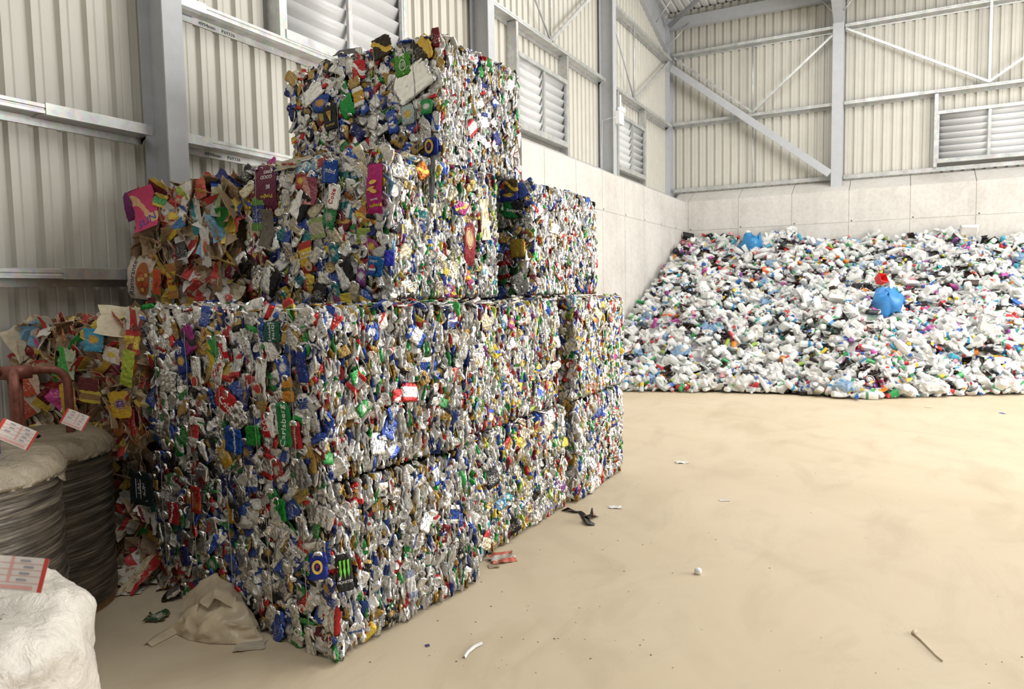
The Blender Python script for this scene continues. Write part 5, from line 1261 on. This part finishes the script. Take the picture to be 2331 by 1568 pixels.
def tray_var(rng, w, d, h, col, tr=0.0, cells=0):
    mb = MB(); t = .004
    def wall(o0, o1):
        vs = [(*o0[i], 0) for i in range(4)] + [(*o1[i], h) for i in range(4)]; return vs
    s0, s1 = .80, 1.0
    oc = [(-w / 2, -d / 2), (w / 2, -d / 2), (w / 2, d / 2), (-w / 2, d / 2)]
    lo = [(x * s0, y * s0, 0) for x, y in oc]; hi = [(x, y, h) for x, y in oc]; li = [(x * s0 * .97, y * s0 * .96, t) for x, y in oc]; hi_i = [(x * .96, y * .95, h) for x, y in oc]; rim = [(x * 1.06, y * 1.07, h) for x, y in oc]; rim2 = [(x * 1.06, y * 1.07, h - .006) for x, y in oc]
    rows = [lo, hi, rim2, rim, hi_i, li]; V = [q for r in rows for q in r]; Q = []
    for i in range(len(rows) - 1): Q += [(i * 4 + k, i * 4 + (k + 1) % 4, (i + 1) * 4 + (k + 1) % 4, (i + 1) * 4 + k) for k in range(4)]
    Q += [(3, 2, 1, 0), (20, 21, 22, 23)]
    if cells:
        for c in range(1, cells):
            x = (-.5 + c / cells) * w * .9; b = len(V); V += [(x - .003, -d * .38, t), (x + .003, -d * .38, t), (x + .003, d * .38, t), (x - .003, d * .38, t), (x - .002, -d * .44, h * .8), (x + .002, -d * .44, h * .8), (x + .002, d * .44, h * .8), (x - .002, d * .44, h * .8)]
            Q += [tuple(b + i for i in f) for f in ((4, 5, 6, 7), (0, 1, 5, 4), (1, 2, 6, 5), (2, 3, 7, 6), (3, 0, 4, 7))]
    V = np.array(V, float); V[:, 2] -= h / 2; V += rng.uniform(-.004, .004, V.shape); C = np.tile(col, (len(Q), 1))
    return dict(V=V, Q=np.array(Q), pu=V * 5, ca=C, cb=C, dp=np.tile((0, tr, 0), (len(Q), 1)).astype(float), mat=M_PLAS)
def film_var(rng, r, col, tr):
    n, m = 14, 9; V = []; Q = []; f = ridge_fn(rng, r * .22, (r * .3, r * 1.0), 6); g_ = ridge_fn(rng, r * .22, (r * .3, r * 1.0), 6)
    for i in range(m):
        p_ = math.pi * (i + .15) / (m - .7)
        for k in range(n):
            a = 2 * math.pi * k / n; q = np.array((math.sin(p_) * math.cos(a), math.sin(p_) * math.sin(a) * .8, math.cos(p_) * .55)) * r
            V.append(q * (1 + f(q[0], q[1] + q[2]) / r) + (0, 0, g_(q[0], q[1])))
    for i in range(m - 1): Q += [(i * n + k, i * n + (k + 1) % n, (i + 1) * n + (k + 1) % n, (i + 1) * n + k) for k in range(n)]
    V = np.array(V); C = np.tile(col, (len(Q), 1)); return dict(V=V, Q=np.array(Q), pu=V * 5, ca=C, cb=C, dp=np.tile((0, tr, 0), (len(Q), 1)).astype(float), mat=M_PLAS)
HR = np.random.default_rng(21)
CAPC = [(.03, .35, .12), (.03, .12, .5), (.6, .04, .04), (.02, .25, .10), (.75, .75, .72), (.03, .3, .45)]
MILK, CLEAR = (.86, .87, .85), (.80, .84, .85)
def jug(): 
    k = HR.uniform(.85, 1.2); return lathe_var(HR, [(.04 * k, 0), (.056 * k, .012), (.058 * k, .11 * k), (.056 * k, .15 * k), (.04 * k, .20 * k), (.02 * k, .235 * k), (.019 * k, .243 * k), (.023 * k, .243 * k), (.023 * k, .265 * k)], HR.uniform(.6, 1), 8, HR.uniform(.03, .14), (6, CAPC[HR.integers(6)]), MILK, .12, (2, 3, [(.05, .3, .6), (.75, .2, .15), (.82, .82, .8), (.1, .4, .2)][HR.integers(4)]) if HR.uniform() < .35 else None, .4)
def pet(col=None, tr=None):
    k = HR.uniform(.8, 1.25); c = col or CLEAR; return lathe_var(HR, [(.026 * k, 0), (.034 * k, .01), (.034 * k, .06 * k), (.031 * k, .075 * k), (.034 * k, .09 * k), (.034 * k, .15 * k), (.025 * k, .185 * k), (.013 * k, .21 * k), (.013 * k, .218 * k), (.016 * k, .218 * k), (.016 * k, .236 * k)], HR.uniform(.45, 1), 8, HR.uniform(.05, .2), (8, CAPC[HR.integers(6)]), c, .42 if tr is None else tr, (4, 5, [(.6, .05, .05), (.05, .15, .55), (.8, .8, .78), (.7, .5, .05), (.05, .35, .1)][HR.integers(5)]) if HR.uniform() < .55 else None)
def pot(col, tr=0.0):
    k = HR.uniform(.8, 1.3); return lathe_var(HR, [(.030 * k, .07 * k), (.032 * k, .005), (.034 * k, 0), (.046 * k, .078 * k), (.050 * k, .078 * k), (.050 * k, .083 * k), (.045 * k, .083 * k), (.033 * k, .008)], HR.uniform(.75, 1), 12, HR.uniform(.02, .1), None, col, tr)
BRIGHT = [(.62, .04, .04), (.75, .25, .03), (.78, .60, .05), (.03, .35, .1), (.03, .14, .5), (.05, .40, .55), (.55, .1, .4), (.78, .35, .4), (.35, .55, .08), (.3, .1, .35)]
V_MILK = [jug() for _ in range(14)]; V_PET = [pet() for _ in range(14)]
V_COLB = [pet(c, .05) for c in BRIGHT] + [lathe_var(HR, [(.03, 0), (.038, .01), (.038, .16), (.03, .18), (.014, .19), (.014, .22)], .7, 8, .05, (4, (.8, .8, .8)), c, 0.0) for c in BRIGHT]
V_BLACK = [tray_var(HR, HR.uniform(.15, .24), HR.uniform(.11, .16), HR.uniform(.035, .06), c, 0, n_) for c in ((.015, .015, .017), (.015, .015, .017), (.045, .022, .014), (.03, .02, .015)) for n_ in (0, 0, 4)]
V_CLEART = [tray_var(HR, HR.uniform(.13, .2), HR.uniform(.10, .15), HR.uniform(.03, .07), (.80, .83, .84), .45) for _ in range(6)] + [tray_var(HR, .16, .12, .05, (.82, .83, .82), .0) for _ in range(4)]
V_POT = [pot(c) for c in [(.84, .84, .82)] * 6 + BRIGHT]
V_FILM = [film_var(HR, HR.uniform(.08, .2), c, t_) for c, t_ in [((.84, .84, .83), .25)] * 6 + [((.78, .76, .72), .2)] * 4 + [((.02, .02, .02), 0), ((.03, .03, .03), 0), ((.86, .86, .85), .3), ((.86, .86, .85), .3), ((.3, .5, .75), .3)]]
def zone(x, y):
    t = (y - foot_y(x)) / (YB - foot_y(x)); return 'at the heap foot' if t < .12 else 'low on the heap' if t < .35 else 'halfway up the heap' if t < .65 else 'near the heap top'
def side(x): return 'by the side wall' if x < -3.2 else 'below the corner bay' if x < -1.4 else 'below the column' if x < .6 else 'below the louvre'
def rand_rot(flat):
    nrm = np.array([[HR.normal(0, .5), HR.normal(-.35, .5), 1.0]]) if flat else HR.normal(size=(1, 3)); return frames(nrm, np.array([HR.uniform(0, 6.28)]))[0]
def place(v, x, y, flat=False, up=0.0):
    Rm = rand_rot(flat)
    if not flat and abs(Rm[2][2]) > .8: Rm = rand_rot(False)
    W2 = v['V'] @ Rm.T * 1.3; lo_ = W2[:, 2].min(); z = max(float(heap_z(x, y)) + .06 + up, -lo_ + .002)
    x = float(np.clip(x, XL + .01 - W2[:, 0].min(), 5.2)); y = float(min(y, YB - .01 - W2[:, 1].max()))
    return Rm, (x, y, z)
taken = []
def individual(name, var, n, cat, lab, group, flat=False, scale=1.0, near=True):
    c = 0
    while c < n:
        x = HR.uniform(-4.7, 2.6); t = HR.beta(1.0, 1.7) if near else HR.uniform(0, 1); y = foot_y(x) + .03 + t * (YB - .1 - foot_y(x))
        v = var[HR.integers(len(var))]; Rm, p_ = place(v, x, y, flat, HR.uniform(.0, .05))
        link(name, mesh_of(v, name), None, mat4(Rm, p_, scale * HR.uniform(.9, 1.15)), label='%s %s, %s' % (lab, zone(x, y), side(x)), cat=cat, group=group); c += 1
individual('milk_bottle', V_MILK, 170, 'bottle', 'milky white plastic bottle', 'white bottles in the plastic heap', scale=1.15)
individual('drink_bottle', V_PET, 130, 'bottle', 'clear crumpled drink bottle', 'clear bottles in the plastic heap', scale=1.15)
individual('coloured_bottle', V_COLB, 60, 'bottle', 'brightly coloured plastic bottle', 'coloured bottles in the plastic heap', near=False)
individual('food_tray', V_BLACK, 130, 'tray', 'black or brown food tray', 'dark trays in the plastic heap', flat=True, near=False)
individual('clear_tray', V_CLEART, 40, 'tray', 'clear or white food tray', 'pale trays in the plastic heap', flat=True)
individual('plastic_pot', V_POT, 60, 'pot', 'small plastic pot', 'pots in the plastic heap', near=False)
individual('film_wrap', V_FILM[:10], 30, 'film', 'crumpled pale plastic film', 'films in the plastic heap', flat=True)
# pieces that stand out
def named(name, v, u, vv, y, label, cat, scale=1.0, rot=None, up=.05):
    up += .10
    p_ = on_y(u, vv, y)
    for _ in range(40):                                    # walk along the sight line to the surface of the heap
        if p_[2] > heap_z(p_[0], y) + up and y < YB - .35: y += .06; p_ = on_y(u, vv, y)
    R3 = rand_rot(True) if rot is None else np.array((Matrix.Rotation(rot[2], 3, 'Z') @ Matrix.Rotation(rot[0], 3, 'X') @ Matrix.Rotation(rot[1], 3, 'Y')))
    W3 = v['V'] @ R3.T * scale; p_[2] = max(p_[2], .002 - W3[:, 2].min()); p_[0] = max(p_[0], XL + .01 - W3[:, 0].min()); p_[1] = min(p_[1], YB - .01 - W3[:, 1].max())
    me = quads_mesh(name, v['V'], v['Q'], M_PLAS, v['pu'], v['ca'], v['cb'], v['dp'], smooth=cat in ('bag', 'bottle'))
    return link(name, me, None, mat4(R3, p_, scale), label=label, cat=cat)
def bag_var(r, col, tr=.18):
    v = film_var(np.random.default_rng(int(r * 1000)), r, col, tr); q = v['V']; k = np.clip((q[:, 0] + r) / (.7 * r), .22, 1); q[:, 1] *= k; q[:, 2] *= 1.5 * k; return v
named('refuse_bag', bag_var(.30, (.05, .30, .75)), 2014, 692, 13, 'knotted translucent blue bag bulging from the heap', 'bag', 1.0, (0, 0, -.5), .08)
named('refuse_bag', bag_var(.30, (.04, .28, .62)), 1708, 560, 15, 'blue translucent bag high on the heap below the corner', 'bag', 1.0, (0, 0, .3), .06)
named('red_tub', tray_var(HR, .17, .17, .15, (.70, .03, .03)), 2005, 636, 13, 'bright red open tub above the blue bag', 'tub', 1.0, (1.0, .3, .5), .0)
named('orange_bottle', lathe_var(HR, [(.05, 0), (.06, .02), (.06, .26), (.05, .32), (.02, .34), (.02, .37)], .7, 10, .04, None, (.85, .16, .04), 0.0), 1516, 718, 12, 'bright orange bottle lying low on the heap near the bales', 'bottle', 1.0, (1.5, 0, 1.0), .03)
named('brown_tray', tray_var(HR, .22, .18, .12, (.05, .022, .014)), 2012, 876, 11.5, 'dark brown box standing on the foot of the heap', 'tray', 1.1, (.9, .2, .5), .0)
named('black_tray', tray_var(HR, .24, .18, .08, (.015, .015, .017)), 1790, 880, 11.5, 'black open tray facing up at the foot of the heap', 'tray', 1.2, (.6, 0, -.3), .0)
named('black_tray', tray_var(HR, .26, .17, .06, (.015, .015, .017), 0, 4), 1706, 850, 11.5, 'black ribbed tray lying aslant at the foot of the heap', 'tray', 1.1, (2.6, 0, .3), .02)
named('milk_bottle', lathe_var(HR, [(.05, 0), (.062, .015), (.062, .14), (.06, .18), (.045, .24), (.021, .28), (.021, .285), (.025, .285), (.025, .31)], .8, 10, .02, (7, (.05, .4, .15)), MILK, .05, (2, 3, (.12, .28, .12)), .35), 1968, 906, 11.4, 'white milk bottle with a green label lying on the floor before the heap', 'bottle', 1.0, (0, -1.57, .1), .0)
named('green_bottle', pet((.35, .6, .1), .1), 1437, 722, 12, 'lime green bottle beside the edge of the far bales', 'bottle', 1.3, (1.5, 0, .5), .03)
named('plastic_bowl', pot((.55, .2, .22)), 1545, 553, 17, 'dusky pink pot on the upper edge by the corner', 'pot', 1.7, (1.1, 0, .4), .02)
named('black_tray', tray_var(HR, .24, .18, .10, (.015, .015, .017)), 1564, 540, 17.3, 'black box on the very top edge by the corner', 'tray', 1.1, (-.7, .3, .2), .06)
named('white_tray', tray_var(HR, .34, .22, .06, (.80, .78, .74)), 2207, 524, 17, 'large white tray standing against the wall on top of the heap', 'tray', 1.0, (-1.0, .15, .1), -.06)
named('black_tray', tray_var(HR, .26, .14, .07, (.02, .02, .022), 0, 4), 2180, 545, 16.5, 'black ribbed tray high on the heap below the white tray', 'tray', 1.1, (.5, .7, .4), .03)
named('orange_tub', tray_var(HR, .14, .14, .12, (.80, .18, .05)), 1743, 618, 14, 'small orange square tub in the middle of the heap', 'tub', 1.0, (-1.0, 0, .2), .02)
named('brown_tray', tray_var(HR, .22, .16, .06, (.06, .035, .025)), 1560, 704, 12.5, 'brown ribbed tray above the orange bottle', 'tray', 1.2, (.7, .3, .6), .03)
named('brown_tray', tray_var(HR, .22, .16, .10, (.05, .025, .015)), 2210, 650, 14, 'brown open box right of the blue bag', 'tray', 1.1, (-.9, 0, .3), .02)
named('grey_tray', tray_var(HR, .34, .24, .06, (.30, .31, .32)), 1745, 742, 12.5, 'grey shallow tray holding clear film', 'tray', 1.1, (.4, -.5, .6), .03)
named('paint_tub', pot((.84, .84, .84)), 1628, 640, 14, 'white round tub on the slope', 'tub', 2.0, (1.2, 0, .3), .03)
# the countless rest
parts_ = []
for fam, n_, flat in ((V_MILK, 1750, False), (V_PET, 1600, False), (V_COLB, 420, False), (V_BLACK, 480, True), (V_CLEART, 420, True), (V_POT, 620, False), (V_FILM, 420, True)):
    for _ in range(n_):
        x = HR.uniform(-4.7, 5.0) if HR.uniform() < .5 else HR.uniform(-4.7, 2.6); t = HR.uniform(0, 1) ** 1.15; y = foot_y(x) - .02 + t * (YB - .08 - foot_y(x)); v = fam[HR.integers(len(fam))]; Rm, p_ = place(v, x, y, flat, HR.uniform(-.06, .04)); parts_.append((v, Rm, p_, HR.uniform(.75, 1.2)))
V, Q, P, A, B, D = merge(parts_)
gx, gy = np.meshgrid(np.linspace(-4.79, 5.1, 70), np.linspace(0, 1, 60)); yy_ = foot_y(gx) + .1 + gy * (YB - .01 - foot_y(gx) - .1); zz_ = np.maximum(heap_z(gx, yy_) - .02, .01)
gv = np.stack([gx, yy_, zz_], -1).reshape(-1, 3); gq = np.array([(i * 70 + j, i * 70 + j + 1, (i + 1) * 70 + j + 1, (i + 1) * 70 + j) for i in range(59) for j in range(69)])
gc = np.clip(HR.uniform(.25, .75, (len(gq), 1)) + HR.normal(0, .04, (len(gq), 3)), .05, .85)
Q = np.concatenate([Q, gq + len(V)]); V = np.concatenate([V, gv]); P = np.concatenate([P, gv]); A = np.concatenate([A, gc]); B = np.concatenate([B, gc]); D = np.concatenate([D, np.zeros((len(gq), 3))])
link('plastic_waste', quads_mesh('plastic_waste', V, Q, M_PLAS, P, A, B, D), kind='stuff', label='heap of mixed loose plastic packaging against the concrete walls', cat='plastic waste')
